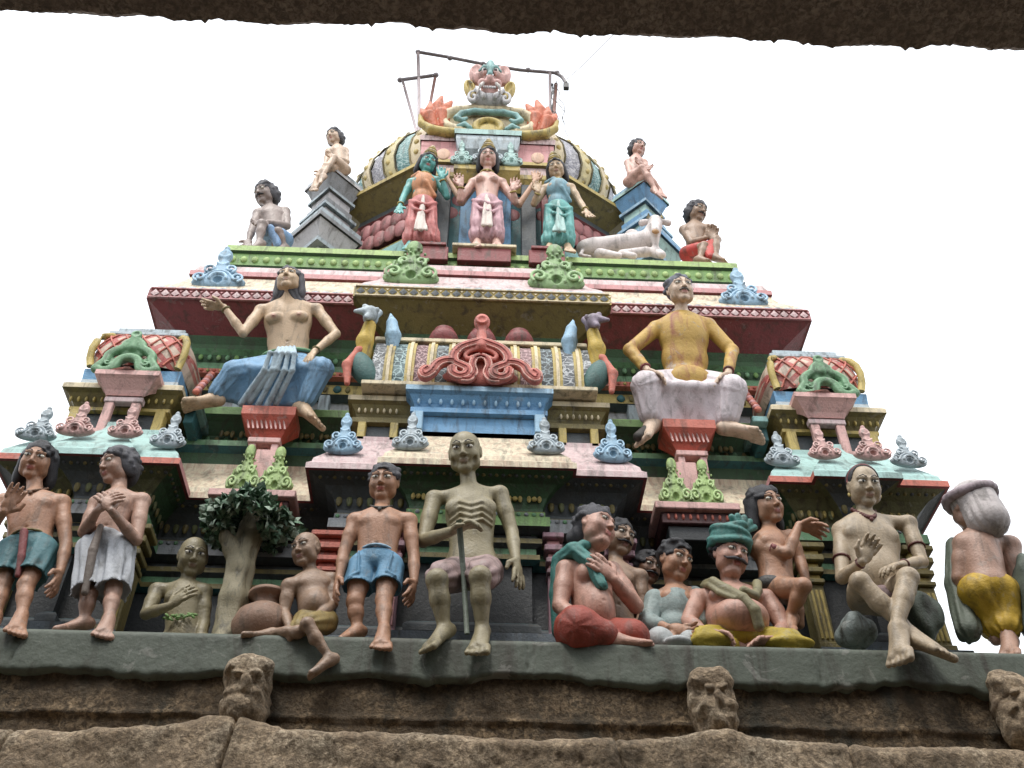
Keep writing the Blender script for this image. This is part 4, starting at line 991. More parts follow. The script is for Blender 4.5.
# ------------------------------------------------------------------ sculpted figures
def skin(name, col, lip=None, stain=.38): return paint(name, col, rough=.40, stain=stain, bump=.35, scale=3.5, tint=lip or tuple(c*.6 for c in col))
def euler_frame(yaw, pitch, roll):
    y, p, r = radians(yaw), radians(pitch), radians(roll)
    f = np.array([sin(y)*cos(p), -cos(y)*cos(p), sin(p)]); rt = nrm(np.cross((0, 0, 1), f)); up = np.cross(f, rt)
    rt2 = rt*cos(r)-up*sin(r); up2 = up*cos(r)+rt*sin(r)
    return rt2, f, up2            # right (viewer's right when facing the viewer), forward, up
class Fig:
    def __init__(s, name, label, Y0, hd, hh, face, J, skinm, h=None, cat='statue', group=None, fat=0.0, thin=0.0, sw=None, moust=False):
        s.J = {}; 
        for k, v in J.items():
            s.J[k] = at(v[0], v[1], Y0+(v[2] if len(v) > 2 else 0))
        s.hc = at(hd[0], hd[1], Y0+(hd[2] if len(hd) > 2 else 0)); s.mp = mpp(s.hc); s.H = hh*s.mp
        s.R, s.Fw, s.U = euler_frame(*face); s.Rm = np.stack([s.R, s.Fw, s.U], 1)
        s.skinm = skinm; s.h = h or s.H/36; s.fat = fat; s.thin = thin; s.moust = moust; s.fsz = 1.0
        low = min([v[2] for v in s.J.values()]+[s.hc[2]])
        s.root = empty(name, (s.J['hl'][0], s.J['hl'][1], low)); tag(s.root, label, cat, group)
        pts = np.array(list(s.J.values())+[s.hc]); s.lo = pts.min(0)-s.H*.95; s.hi = pts.max(0)+s.H*1.0
        s.torso_frame(); s.body = Fld(s.lo, s.hi, s.h)
        s.tips = []
    def hp(s, x, y, z): return s.hc+s.H*(s.R*x+s.Fw*y+s.U*z)
    def torso_frame(s):
        J = s.J; P = (J['hl']+J['hr'])/2; N = J['nk']; s.P, s.N = P, N; s.tu = nrm(N-P); r = J['sr']-J['sl']
        s.tr = nrm(r-s.tu*np.dot(r, s.tu)); s.tf = np.cross(s.tr, s.tu); s.T = np.stack([s.tr, s.tf, s.tu], 1); s.sw = np.linalg.norm(r); s.tl = np.linalg.norm(N-P)
    def tp(s, x, y, t):          # torso point: x in shoulder widths, y forward in head units, t along pelvis->neck
        return s.P+(s.N-s.P)*t+s.tr*x*s.sw+s.tf*y*s.H
    def make_torso(s, female=False, belly=0.0):
        F, H, sw, T = s.body, s.H, s.sw, s.T; k = H*.18; L = s.tl; th = 1-.25*s.thin; f = s.fat
        F.ell(s.tp(0, 0, .68), (sw*.43*th, H*.38*th, L*.34), T, k); F.ell(s.tp(0, .02, .36), (sw*(.37+.10*f)*th, H*(.32+.2*f)*th, L*.32), T, k)
        F.ell(s.tp(0, 0, .06), (sw*(.41+.08*f), H*(.34+.15*f), L*.24), T, k)
        for a in ('sl', 'sr'):
            F.cap(s.N-s.tu*H*.12, s.J[a], H*.15, H*.17*th, k); F.ell(s.J[a], (H*.19*th,)*3, k=k*.6)
        F.cap(s.N-s.tu*H*.15, s.hp(0, -.08, -.30), H*.20*(1-.15*s.thin), H*.165, H*.08)
        if female:
            for q in (-1, 1): F.ell(s.tp(q*.22, .32, .63), (sw*.165, H*.18, H*.19), T, H*.05); F.ell(s.tp(q*.22, .50, .62), (H*.035,)*3, k=H*.02)
        elif f < .5:
            for q in (-1, 1): F.ell(s.tp(q*.19, .22-.05*s.thin, .70), (sw*.19, H*.13, L*.11), T, H*.05)
        else:
            for q in (-1, 1): F.ell(s.tp(q*.20, .30, .68), (sw*.18, H*.16, L*.13), T, H*.06)
        if belly: F.ell(s.tp(0, .12+belly*.3, .26), (sw*(.30+belly*.14), H*(.30+belly*.34), L*(.27+.06*belly)), T, H*.12)
        if s.thin > .5:
            for t in (.50, .57, .64, .71):
                for q in (-1, 1): F.poly([s.tp(0, .325, t-.02), s.tp(q*.16, .335, t+.015), s.tp(q*.31, .20, t-.03)], H*.024, k=H*.05)
        F.ell(s.tp(0, (.34+.2*f+belly*.62)*1.0, .27 if not belly else .25), (H*.035,)*3, k=H*.03, op='sub')
    def arm(s, side, hand=True, r=1.0, palm=None, curl=.5, thumb=1, tip=None, spread=.1, seg='a'):
        J, F, H = s.J, s.body, s.H; sh, el, wr = J['s'+side], J['e'+side], J['w'+side]; r *= 1.08*(1-.18*s.thin)*(1+.25*s.fat)
        F.cap(sh, lerp(sh, el, .5), H*.165*r, H*.155*r, H*.05); F.cap(lerp(sh, el, .45), el, H*.155*r, H*.125*r, H*.05)
        F.cap(el, lerp(el, wr, .4), H*.125*r, H*.125*r, H*.03); F.cap(lerp(el, wr, .35), wr, H*.125*r, H*.085*r, H*.03)
        if hand and ('f'+side) in J: s.hand(wr, J['f'+side], palm if palm is not None else (0, -1, 0), curl, thumb, spread)
    def hand(s, wr, tip, palm=(0, -1, 0), curl=.5, thumb=1, spread=.1):
        F, H = s.body, s.H; d = nrm(tip-wr); n = np.array(palm, float); n = nrm(n-d*np.dot(n, d)); sd = np.cross(d, n); L = H*.74
        R = np.stack([sd, n, d], 1); F.ell(wr+d*L*.27, (L*.215, L*.10, L*.30), R, k=H*.03)
        F.cap(wr, wr+d*L*.2, H*.08, H*.07, H*.03)
        for i, ln in enumerate((.40, .47, .44, .35)):
            o = (i-1.5)*.125; b0 = wr+d*L*.46+sd*L*o; d1 = nrm(d+sd*(i-1.5)*spread+n*curl*.35); d2 = nrm(d1+n*curl*1.3); d3 = nrm(d2+n*curl*1.2)
            p1 = b0+d1*L*ln*.45; p2 = p1+d2*L*ln*.32; p3 = p2+d3*L*ln*.25
            F.poly([b0, p1, p2, p3], [L*.068, L*.062, L*.056, L*.045], k=L*.018)
        t0 = wr+d*L*.12-sd*thumb*L*.14; t1 = t0+nrm(d*.6-sd*thumb*.75+n*.25)*L*.24; t2 = t1+nrm(d-sd*thumb*.25+n*.35)*L*.2
        F.poly([t0, t1, t2], [L*.085, L*.072, L*.052], k=L*.03)
    def leg(s, side, foot=True, r=1.0, thigh=True):
        J, F, H = s.J, s.body, s.H; hp, kn, an = J['h'+side], J['k'+side], J['a'+side]; r *= (1-.22*s.thin)*(1+.25*s.fat)
        if thigh: F.cap(hp, lerp(hp, kn, .5), H*.27*r, H*.235*r, H*.08); F.cap(lerp(hp, kn, .5), kn, H*.235*r, H*.175*r, H*.06)
        F.ell(kn, (H*.185*r,)*3, k=H*.05)
        d = nrm(an-kn); back = s.tf*-1; back = nrm(back-d*np.dot(back, d))
        F.cap(kn, lerp(kn, an, .45), H*.165*r, H*.165*r, H*.04); F.cap(lerp(kn, an, .4), an, H*.165*r, H*.10*r, H*.05)
        F.ell(lerp(kn, an, .3)+back*H*.06*r, (H*.13*r, H*.13*r, H*.26), k=H*.06)
        if s.thin > .5: F.cap(kn-back*H*.06, lerp(kn, an, .8)-back*H*.05, H*.07, H*.04, H*.03)
        if foot and ('t'+side) in J: s.foot(an, J['t'+side])
    def foot(s, an, toe, sz=1.0):
        F, H = s.body, s.H*s.fsz; d = nrm(toe-an); dh = np.array((d[0], d[1], 0.0)); 
        if np.linalg.norm(dh) < .3: dh = np.array((d[0], d[1]-.4, 0.0))
        up = nrm(np.array((0, 0, 1.0))-d*d[2]); sd = np.cross(d, up); L = max(np.linalg.norm(toe-an), H*.72)*1.0
        bot = lambda t, o, w: an+d*L*t+sd*w*H+up*o*H
        F.cap(bot(-.12, -.10, 0), bot(.05, -.10, 0), H*.135, H*.14, H*.05); F.cap(bot(.0, -.03, 0), bot(.62, -.13, 0), H*.14, H*.10, H*.05)
        for w in (-.10, .10): F.cap(bot(.2, -.10, w*.6), bot(.72, -.14, w), H*.10, H*.085, H*.04)
        for i in range(5):
            w = (i-2)*.088; t = .80+(.05, .07, .05, .02, -.03)[i]*1.0; rr = (.068, .058, .054, .05, .048)[i]
            F.cap(bot(.68, -.145, w*.95), bot(t+.08, -.16, w*1.08), H*rr, H*rr, H*.012)
    def head(s, jaw=1.0, fatc=0.0, beard=False, earring=False, eyes=True, old=False):
        F, H, R = s.body, s.H, s.Rm; hp = s.hp; E = lambda c, r, k=.06, op='add': F.ell(hp(*c), [q*H for q in r], R, k*H, op)
        E((0, -.07, .14), (.335, .40, .36), .05); E((0, .08, -.08), (.32+.03*fatc, .28, .34), .10); E((0, .24, -.40), (.125*jaw+.02, .11, .10), .10)
        for q in (-1, 1):
            E((q*.17, .21, -.12), (.115+.02*fatc, .12, .13), .08); E((q*.19, .06, -.27), (.13*jaw, .17, .13), .08)
            E((q*.33, -.03, -.0), (.05, .10, .14), .02); E((q*.365, .0, .01), (.02, .05, .08), .015, 'sub')
            F.cap(hp(q*.06, .345, .125), hp(q*.22, .28, .14), H*.045, H*.035, H*.04)
            E((q*.135, .425, .045), (.09, .07, .046), .035, 'sub')
        F.cap(hp(0, .345, .08), hp(0, .425, -.11), H*.033, H*.048, H*.035)
        for q in (-1, 1): E((q*.052, .385, -.125), (.036, .045, .032), .02)
        F.cap(hp(-.07, .345, -.235), hp(.07, .345, -.235), H*.030, H*.030, H*.02); F.cap(hp(-.055, .335, -.29), hp(.055, .335, -.29), H*.034, H*.034, H*.02)
        F.cap(hp(-.10, .375, -.262), hp(.10, .375, -.262), H*.009, H*.009, H*.012, 'sub')
        if fatc > .5: E((0, .12, -.46), (.2, .2, .1), .08)
        s.old = old
    def eyes(s, wide=1.0):
        H = s.H
        for q in (-1, 1):
            b = MB(); c = s.hp(q*.138, .325, .045); b.ell(c, (H*.084*min(wide, 1.15), H*.044, H*.040*min(wide, 1.15)), whitee, R=s.Rm, nu=12, nv=8)
            b.ell(s.hp(q*.132, .352, .046), (H*.032, H*.022, H*.034), black, R=s.Rm, nu=8, nv=6)
            b.tube([s.hp(q*.055, .350, .040), s.hp(q*.10, .366, .083), s.hp(q*.17, .352, .086), s.hp(q*.225, .30, .050)], H*.007, black, 5)
            b.build('eye', s.root)
            b = MB(); b.tube([s.hp(q*.05, .385, .150), s.hp(q*.13, .365, .190), s.hp(q*.23, .285, .165)], [H*.010, H*.013, H*.006], black, 5); b.build('eyebrow', s.root)
    def finish(s, lips=True, areola=False):
        P, Q = s.body.mesh(); o = np_obj('body', P, Q, s.skinm, s.root)
        c = s.hp(0, .37, -.262); q = (P-c)@s.Rm/s.H; t = np.clip(1.6-np.sqrt((q[:, 0]/.10)**2+(q[:, 1]/.10)**2+(q[:, 2]/.060)**2)*1.2, 0, 1)
        if areola:
            for w in (-1, 1):
                c = s.tp(w*.22, .50, .62); t = np.maximum(t, np.clip(2.0-np.linalg.norm(P-c, axis=1)/(s.H*.055), 0, 1)*.8)
        a = o.data.attributes.new('tint', 'FLOAT', 'POINT'); a.data.foreach_set('value', t.astype(np.float32)); s.obj = o
        return o
    # --- clothing and hair fields
    def fld(s, pad=0.0): return Fld(s.lo-pad, s.hi+pad, s.h*1.05)
    def put(s, F, name, mat):
        P, Q = F.mesh()
        if len(P) == 0: return None
        return np_obj(name, P, Q, mat, s.root)
    def hair(s, style='short', mat=None, seed=0, extra=None):
        mat = mat or hairm; F = Fld(s.hc-s.H*1.35, s.hc+s.H*1.25, s.h*1.05); H = s.H; R = s.Rm; hp = s.hp; r_ = np.random.RandomState(seed)
        E = lambda c, r, k=.05, op='add': F.ell(hp(*c), [q*H for q in r], R, k*H, op)
        E((0, -.10, .17), (.375, .43, .385), .03)
        if style in ('long', 'wavy', 'back'):
            for q in (-1, 1):
                E((q*.33, -.14, -.02), (.13, .22, .34), .08)
                if style != 'back': E((q*.36, -.18, -.34), (.14, .18, .30), .08)
            E((0, -.32, -.22), (.38, .20, .50), .1)
        if style == 'curly':
            for q in (-1, 1): E((q*.30, -.14, -.05), (.14, .24, .30), .08)
            E((0, -.34, -.12), (.34, .2, .38), .1)
        n_ = {'curly': 90, 'wavy': 46, 'long': 30, 'short': 26, 'back': 26}.get(style, 0)
        for i in range(n_):
            a = r_.rand()*2*pi; e = r_.uniform(-.25, 1.0); v = np.array((cos(a)*math.sqrt(max(0, 1-e*e)), sin(a)*math.sqrt(max(0, 1-e*e)), e))
            c = (v[0]*.37, -.10+v[1]*.42, .15+v[2]*.38) if style != 'curly' or r_.rand() < .5 else (v[0]*.42, -.2+v[1]*.36, -.05+v[2]*.5); rr = r_.uniform(.05, .09)
            E(c, (rr, rr, rr), .03)
        # open the face
        E((0, .52, -.16), (.30, .46, .40), .05, 'sub'); E((0, .40, .06), (.27, .22, .22), .05, 'sub')
        E((0, .30, -.40), (.24, .30, .20), .05, 'sub')
        if extra: extra(F, hp, H, R)
        return s.put(F, 'hair', mat)
    def band(s, name, pts, r, mat, closed=False):
        b = MB(); b.tube(list(pts)+([pts[0]] if closed else []), r, mat, 7); return b.build(name, s.root)
    def ring(s, name, a, b_, t, rad, th, mat):
        c = lerp(a, b_, t); d = nrm(b_-a); e1 = nrm(np.cross(d, (.3, .2, 1))); e2 = np.cross(d, e1)
        return s.band(name, [c+(e1*cos(u)+e2*sin(u))*rad for u in np.linspace(0, 2*pi, 19)], th, mat)
    def necklace(s, mat, drop=.14, r=.022, beads=False):
        H = s.H; pts = []
        for u in np.linspace(-1, 1, 17):
            x = u*.25*H/s.sw; pts.append(s.tp(x, .02+.33*(1-u*u), 1.0-(drop*(1-u*u)*1.35-.10*u*u)*H/s.tl))
        b = MB(); b.tube(pts, H*r, mat, 7)
        if beads:
            for p in pts: b.ell(p, (H*r*1.6,)*3, mat, nu=7, nv=5)
            b.ell(pts[8]-s.tu*H*.05+s.tf*H*.02, (H*.05, H*.03, H*.06), mat, nu=8, nv=6)
        return b.build('necklace', s.root)
whitee = paint('eye_white', (.60, .57, .50), stain=.2)
hairm = paint('hair_black_paint', (.022, .022, .026), rough=.5, stain=.3, bump=.6, scale=8)
hairg = paint('hair_grey_paint', (.065, .065, .075), rough=.5, stain=.3, bump=.6, scale=8)
brown = skin('brown_skin_paint', (.38, .215, .14), (.30, .06, .05)); tan = skin('tan_skin_paint', (.40, .255, .195), (.33, .08, .06)); olive = skin('olive_skin_paint', (.265, .23, .145), (.20, .12, .08))
clay = skin('clay_skin_paint', (.30, .205, .145), (.25, .10, .08)); rosy = skin('rosy_skin_paint', (.47, .28, .22), (.42, .09, .08)); sallow = skin('sallow_skin_paint', (.38, .305, .215), (.26, .14, .10))
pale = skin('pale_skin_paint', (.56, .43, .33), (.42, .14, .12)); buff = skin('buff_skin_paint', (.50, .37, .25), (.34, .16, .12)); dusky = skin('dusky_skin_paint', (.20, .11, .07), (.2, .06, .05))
greyskin = skin('grey_skin_paint', (.27, .22, .20), (.2, .12, .1)); tealskin = skin('teal_skin_paint', (.12, .36, .34), (.4, .1, .1)); pinkskin = skin('pink_skin_paint', (.56, .36, .30), (.45, .1, .1))

def cloth_shorts(f, name, mat, kf=.85, waist=.30, r=1.22, flare=.03, rip=.035, freq=7, hem=None, drape=0.0):
    """knee-length wrap over hips and thighs with pleats; kf = how far down the thigh"""
    F = f.fld(); J, H = f.J, f.H
    F.ell(f.tp(0, .0, .06), (f.sw*(.40+.1*f.fat), H*(.37+.15*f.fat), f.tl*.22), f.T, H*.05); F.ell(f.tp(0, .0, waist*.5), (f.sw*(.37+.1*f.fat), H*.36, f.tl*waist*.55), f.T, H*.05)
    for q in 'lr':
        hp, kn = J['h'+q], J['k'+q]; e = lerp(hp, kn, kf)
        F.cap(hp, e, H*.30*r, H*(.235+flare)*r, H*.06, rip=(H*rip, freq, 1.5)); F.cap(e-(kn-hp)*.02, e, H*(.245+flare)*r, H*(.25+flare)*r, H*.02, rip=(H*rip, freq, 1.5))
        if kf < 1.05:
            d = nrm(kn-hp); F.ell(e+d*H*.22, (H*.42,)*3, k=H*.02, op='sub')
    return F, name, mat

# ---- 1 boy at the left edge
f = Fig('boy_figure', 'long-haired boy figure in blue-green shorts cut off by the left edge of the ledge', 7.12, (37, 462, -.02), 42, (8, -18, 2),
        dict(nk=(36, 494), sl=(3, 502), sr=(62, 503), el=(-12, 530, -.05), wl=(4, 512, -.24), fl=(24, 480, -.30), er=(66, 545, -.02), wr=(60, 572, -.08), fr=(53, 592, -.12),
             hl=(14, 552), hr=(42, 552), kl=(2, 586, -.06), kr=(26, 585, -.10), al=(-4, 615, -.12), ar=(22, 614, -.16), tl=(-12, 624, -.26), tr=(17, 627, -.34)), brown)
f.make_torso(); f.arm('l', curl=.15, palm=(.5, -.6, .2), thumb=-1); f.arm('r', curl=.3, palm=(-.5, 0, 0)); f.leg('l'); f.leg('r'); f.head(); f.finish(); f.eyes(1.25); f.hair('long', seed=1)
F, n_, m_ = cloth_shorts(f, 'shorts', paint('blue_green_cloth', (.07, .17, .19), stain=.5), kf=.80); f.put(F, n_, m_)
F = f.fld(); F.poly([f.tp(0, .40, .16), f.tp(.02, .42, -.25), f.tp(.0, .42, -.55)], [f.H*.09, f.H*.08, f.H*.06], k=f.H*.03); f.put(F, 'front_pleat', maroon)
f.necklace(paint('necklace_brown', (.12, .06, .03)), beads=True)
f.ring('waistband', f.tp(0, 0, .2), f.tp(0, 0, .25), 0, f.H*.40, f.H*.03, dgold)

# ---- 2 boy with hands on chest
f = Fig('boy_figure', 'curly-haired boy figure in pale knee-length dhoti, hands on chest, looking left', 7.12, (117, 466, 0), 41, (-42, -20, 3),
        dict(nk=(119, 492), sl=(97, 504), sr=(142, 501), el=(84, 532, -.05), wl=(97, 511, -.24), fl=(112, 499, -.30), er=(136, 540, -.06), wr=(112, 511, -.28), fr=(104, 496, -.30),
             hl=(92, 550), hr=(119, 550), kl=(89, 594, -.06), kr=(113, 592, -.07), al=(84, 620, -.05), ar=(109, 618, -.16), tl=(56, 625, -.14), tr=(103, 630, -.32)), tan)
f.make_torso(); f.arm('l', curl=.3, palm=(.4, .9, 0), thumb=-1); f.arm('r', curl=.3, palm=(-.4, .9, 0), thumb=1); f.leg('l'); f.leg('r'); f.head(); f.finish(); f.eyes(1.1); f.hair('curly', hairg, seed=2)
F, n_, m_ = cloth_shorts(f, 'dhoti', paint('pale_lavender_cloth', (.42, .44, .47), stain=.5), kf=.97, waist=.34, flare=.05, rip=.04, freq=9); f.put(F, n_, m_)
F = f.fld(); F.poly([f.tp(-.08, .40, .22), f.tp(-.1, .46, -.2), f.tp(-.06, .46, -.85)], [f.H*.07, f.H*.10, f.H*.08], k=f.H*.03); f.put(F, 'front_pleat', paint('pleat_brown', (.16, .13, .11)))

# ---- 3 bald bust
f = Fig('bald_figure', 'bald olive seated figure with an arm across its chest, left of the carved tree', 7.32, (193, 557, -.06), 41, (22, -22, -4),
        dict(nk=(186, 583), sl=(157, 591), sr=(204, 592), el=(146, 614, -.10), wl=(170, 606, -.28), fl=(190, 589, -.34), er=(204, 624, -.02), wr=(198, 645, -.10), fr=(194, 655, -.15),
             hl=(168, 644), hr=(196, 645), kl=(152, 644, -.08), kr=(210, 644, -.08), al=(186, 646, -.12), ar=(170, 646, -.12), tl=(200, 646, -.12), tr=(150, 646, -.12)), olive)
f.make_torso(); f.arm('l', curl=.25, palm=(.3, .9, 0), thumb=-1, spread=.12); f.arm('r'); f.leg('l'); f.leg('r'); f.head(); f.finish(); f.eyes(1.15)
b = MB()
for i in range(16):
    p = f.tp(-.3+.04*i, .40+.03*sin(i*2), .30+.03*sin(i*1.7)); b.ell(p, (f.H*.07, f.H*.02, f.H*.035), green, R=euler_frame(20*sin(i), 0, 50*sin(i*2.3))[0:1] and np.stack(euler_frame(20*sin(i), 0, 50*sin(i*2.3)), 1), nu=7, nv=5)
b.build('leaf_garland', f.root)

# ---- 6 bald boy with a leg over the ledge
f = Fig('bald_figure', 'bald seated boy figure in ochre cloth with one foot dangling over the ledge', 7.12, (306, 550, -.04), 38, (-28, -16, -4),
        dict(nk=(311, 573), sl=(289, 586, -.06), sr=(332, 580, .02), el=(284, 612, -.06), wl=(289, 626, -.16), fl=(296, 640, -.18), er=(333, 604, -.02), wr=(312, 620, -.20), fr=(296, 632, -.26),
             hl=(306, 622), hr=(325, 622), kl=(298, 632, -.28), kr=(307, 624, -.34), al=(272, 632, -.18), ar=(329, 657, -.30), tl=(258, 632, -.2), tr=(310, 668, -.34)), clay)
f.make_torso(belly=.2); f.arm('l', palm=(.3, 0, -1), thumb=-1); f.arm('r', palm=(0, 0, -1), curl=.4); f.leg('l', r=.85); f.leg('r', r=.9); f.head(); f.finish(); f.eyes(1.0)
F = f.fld(); F.ell(f.tp(0, 0, .02), (f.sw*.5, f.H*.42, f.H*.34), f.T, f.H*.05)
for q in 'lr': F.cap(f.J['h'+q], lerp(f.J['h'+q], f.J['k'+q], .8), f.H*.33, f.H*.24, f.H*.06, rip=(f.H*.02, 6, 1))
f.put(F, 'loincloth', paint('ochre_cloth', (.24, .18, .07), stain=.4))

# ---- 7 boy in blue shorts
f = Fig('boy_figure', 'standing boy figure in bright blue shorts with a dark necklace, beside the old man', 7.12, (384, 483, -.02), 41, (-8, -18, 2),
        dict(nk=(381, 510), sl=(355, 521), sr=(409, 521), el=(344, 552, -.02), wl=(339, 578, -.06), fl=(334, 596, -.08), er=(414, 556, -.02), wr=(414, 582, -.08), fr=(409, 604, -.14),
             hl=(362, 567), hr=(390, 567), kl=(355, 602, -.05), kr=(384, 600, -.08), al=(357, 628, -.04), ar=(384, 628, -.22), tl=(333, 635, -.16), tr=(380, 642, -.38)), brown)
f.make_torso(); f.arm('l', palm=(.7, .2, 0), curl=.3, thumb=-1); f.arm('r', palm=(-.7, .2, 0), curl=.3); f.leg('l', r=1.05); f.leg('r', r=1.05); f.head(fatc=.3); f.finish(); f.eyes(1.25); f.hair('short', hairg, seed=3)
F, n_, m_ = cloth_shorts(f, 'shorts', paint('blue_cloth', (.13, .27, .40), stain=.45), kf=.66, waist=.30, r=1.10, flare=.07, rip=.022, freq=5)
for q in 'lr': F.poly([f.tp(-.3 if q == 'l' else .3, .36, .1), lerp(f.J['h'+q], f.J['k'+q], .4)+f.tf*f.H*.34, lerp(f.J['h'+q], f.J['k'+q], .5)+f.tf*f.H*.30+f.tr*f.H*(-.2 if q == 'l' else .2)], f.H*.035, k=f.H*.02)
f.put(F, n_, m_); f.necklace(paint('necklace_dark', (.05, .045, .04)), beads=True); f.ring('waistband', f.tp(0, 0, .22), f.tp(0, 0, .3), 0, f.H*.385, f.H*.035, lblue)

# ---- 8 old man
f = Fig('old_man_figure', 'tall gaunt bald old man figure seated with a cane at the centre of the ledge', 7.22, (465, 453, -.14), 46, (-8, -24, -3),
        dict(nk=(470, 488, -.05), sl=(434, 499, 0), sr=(500, 494, 0), el=(423, 541, -.06), wl=(452, 531, -.36), fl=(474, 522, -.44), er=(512, 532, .0), wr=(516, 560, -.14), fr=(521, 592, -.18),
             hl=(458, 574, 0), hr=(486, 572, 0), kl=(437, 580, -.42), kr=(480, 577, -.44), al=(444, 627, -.34), ar=(482, 628, -.34), tl=(420, 643, -.50), tr=(474, 646, -.54)), olive, thin=.51)
f.make_torso(); f.arm('l', palm=(.3, .2, -1), curl=.75, thumb=1, r=1.12); f.arm('r', palm=(-.7, .5, 0), curl=.12, thumb=1, spread=.12, r=1.12); f.leg('l', r=1.3); f.leg('r', r=1.3); f.head(jaw=1.0); 
for q in (-1, 1): f.body.ell(f.hp(q*.22, .24, -.24), (f.H*.05, f.H*.05, f.H*.09), f.Rm, f.H*.06, 'sub')
f.finish(); f.eyes(1.0)
F = f.fld(); F.ell(f.tp(0, 0, .03), (f.sw*.40, f.H*.36, f.H*.3), f.T, f.H*.05)
for q in 'lr': F.cap(f.J['h'+q], lerp(f.J['h'+q], f.J['k'+q], .80), f.H*.36, f.H*.32, f.H*.06, rip=(f.H*.018, 7, 1))
f.put(F, 'loincloth', paint('dusky_pink_cloth', (.34, .25, .24), stain=.5))
gt = f.hp(0, 0, 0); top = at(459, 521, 6.78); bot = at(467, 634, 6.93)
cane = MB(); cane.tube([top, lerp(top, bot, .5)+np.array((.006, 0, 0)), bot], [.026, .022, .02], paint('cane_green_grey', (.14, .17, .14)), 10); co = cane.build('cane'); tag(co, 'thin grey-green walking cane held by the gaunt old man', 'cane')

# ---- 9 shawl figure
f = Fig('shawl_figure', 'plump seated figure with teal shawl, red dhoti and swept-back grey hair', 7.22, (596, 528, -.08), 48, (48, -6, 6),
        dict(nk=(588, 558, -.02), sl=(566, 570, -.06), sr=(612, 572, .04), el=(560, 606, -.12), wl=(580, 622, -.28), fl=(600, 632, -.3), er=(636, 606, -.05), wr=(614, 580, -.22), fr=(596, 560, -.28),
             hl=(582, 636), hr=(608, 636), kl=(578, 630, -.30), kr=(632, 637, -.2), al=(616, 638, -.30), ar=(590, 644, -.1), tl=(652, 640, -.30), tr=(575, 644, -.1)), rosy, fat=.5)
f.make_torso(belly=.3); f.arm('l', palm=(0, 0, -1), thumb=-1); f.arm('r', palm=(-.2, 1, 0), curl=.25, spread=.1); f.leg('l', r=.9); f.leg('r', r=.9); f.head(fatc=1.0); f.finish(); f.eyes(1.0)
def ex(F, hp, H, R): F.ell(hp(-.05, -.48, -.12), (H*.2, H*.2, H*.2), k=H*.05); F.ell(hp(0, -.32, -.05), (H*.3, H*.2, H*.3), R, k=H*.05)
f.hair('short', hairg, seed=4, extra=ex)
F = f.fld(); H = f.H
F.poly([f.tp(-.62, -.25, .55), f.tp(-.56, -.1, .95), f.tp(-.40, .22, 1.0), f.tp(-.14, .44, .78), f.tp(.0, .56, .45)], [H*.16, H*.17, H*.15, H*.14, H*.12], k=H*.05, rip=(H*.02, 5, 0))
F.poly([f.tp(-.62, -.25, .55), f.tp(-.60, -.3, .1)], H*.16, k=H*.05); F.poly([f.tp(-.38, .26, .98), f.tp(-.2, .30, 1.05), f.tp(.1, .05, 1.15)], H*.1, k=H*.05)
f.put(F, 'shawl', paint('teal_cloth', (.06, .19, .17), stain=.4))
F = f.fld(); F.ell(f.tp(0, 0, -.02), (f.sw*.5, H*.5, H*.34), f.T, H*.05); F.cap(f.J['hl'], f.J['kl'], H*.40, H*.44, H*.08, rip=(H*.015, 7, 1)); F.cap(f.J['kl'], lerp(f.J['kl'], f.J['al'], .65), H*.44, H*.30, H*.08); F.cap(f.J['hr'], f.J['kr'], H*.36, H*.34, H*.08)
f.put(F, 'dhoti', paint('brick_red_cloth', (.30, .065, .045), stain=.4))

# ---- 10 moustached head behind
f = Fig('moustached_figure', 'bare-chested moustached figure just behind the plump figure with the teal shawl', 7.55, (619, 538, -.02), 40, (28, -16, 4),
        dict(nk=(616, 564), sl=(596, 576), sr=(640, 577), el=(592, 610), wl=(600, 636, -.1), er=(644, 612), wr=(636, 640, -.1), hl=(606, 630), hr=(628, 630), kl=(600, 640, -.2), kr=(636, 640, -.2), al=(604, 655), ar=(630, 655)), clay)
f.make_torso(); f.arm('l', hand=False); f.arm('r', hand=False); f.leg('l', foot=False); f.leg('r', foot=False); f.head(); f.finish(); f.eyes(); f.hair('short', seed=5)
def moust(f, m=None, w=1.0):
    b = MB()
    for q in (-1, 1): b.tube([f.hp(0, .40, -.185), f.hp(q*.09*w, .395, -.195), f.hp(q*.19*w, .33, -.215), f.hp(q*.24*w, .28, -.17)], [f.H*.028*w, f.H*.034*w, f.H*.022*w, f.H*.008], m or hairm, 7)
    b.build('moustache', f.root)
moust(f)
# ---- 11 dark head between
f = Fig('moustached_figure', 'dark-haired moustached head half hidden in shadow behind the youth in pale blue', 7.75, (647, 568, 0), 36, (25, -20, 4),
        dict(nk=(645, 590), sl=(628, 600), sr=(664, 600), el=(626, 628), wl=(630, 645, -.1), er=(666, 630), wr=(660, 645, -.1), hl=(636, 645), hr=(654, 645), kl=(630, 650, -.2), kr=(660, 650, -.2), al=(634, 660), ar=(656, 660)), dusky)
f.make_torso(); f.arm('l', hand=False); f.arm('r', hand=False); f.leg('l', foot=False); f.leg('r', foot=False); f.head(); f.finish(); f.eyes(); f.hair('curly', seed=6); moust(f)

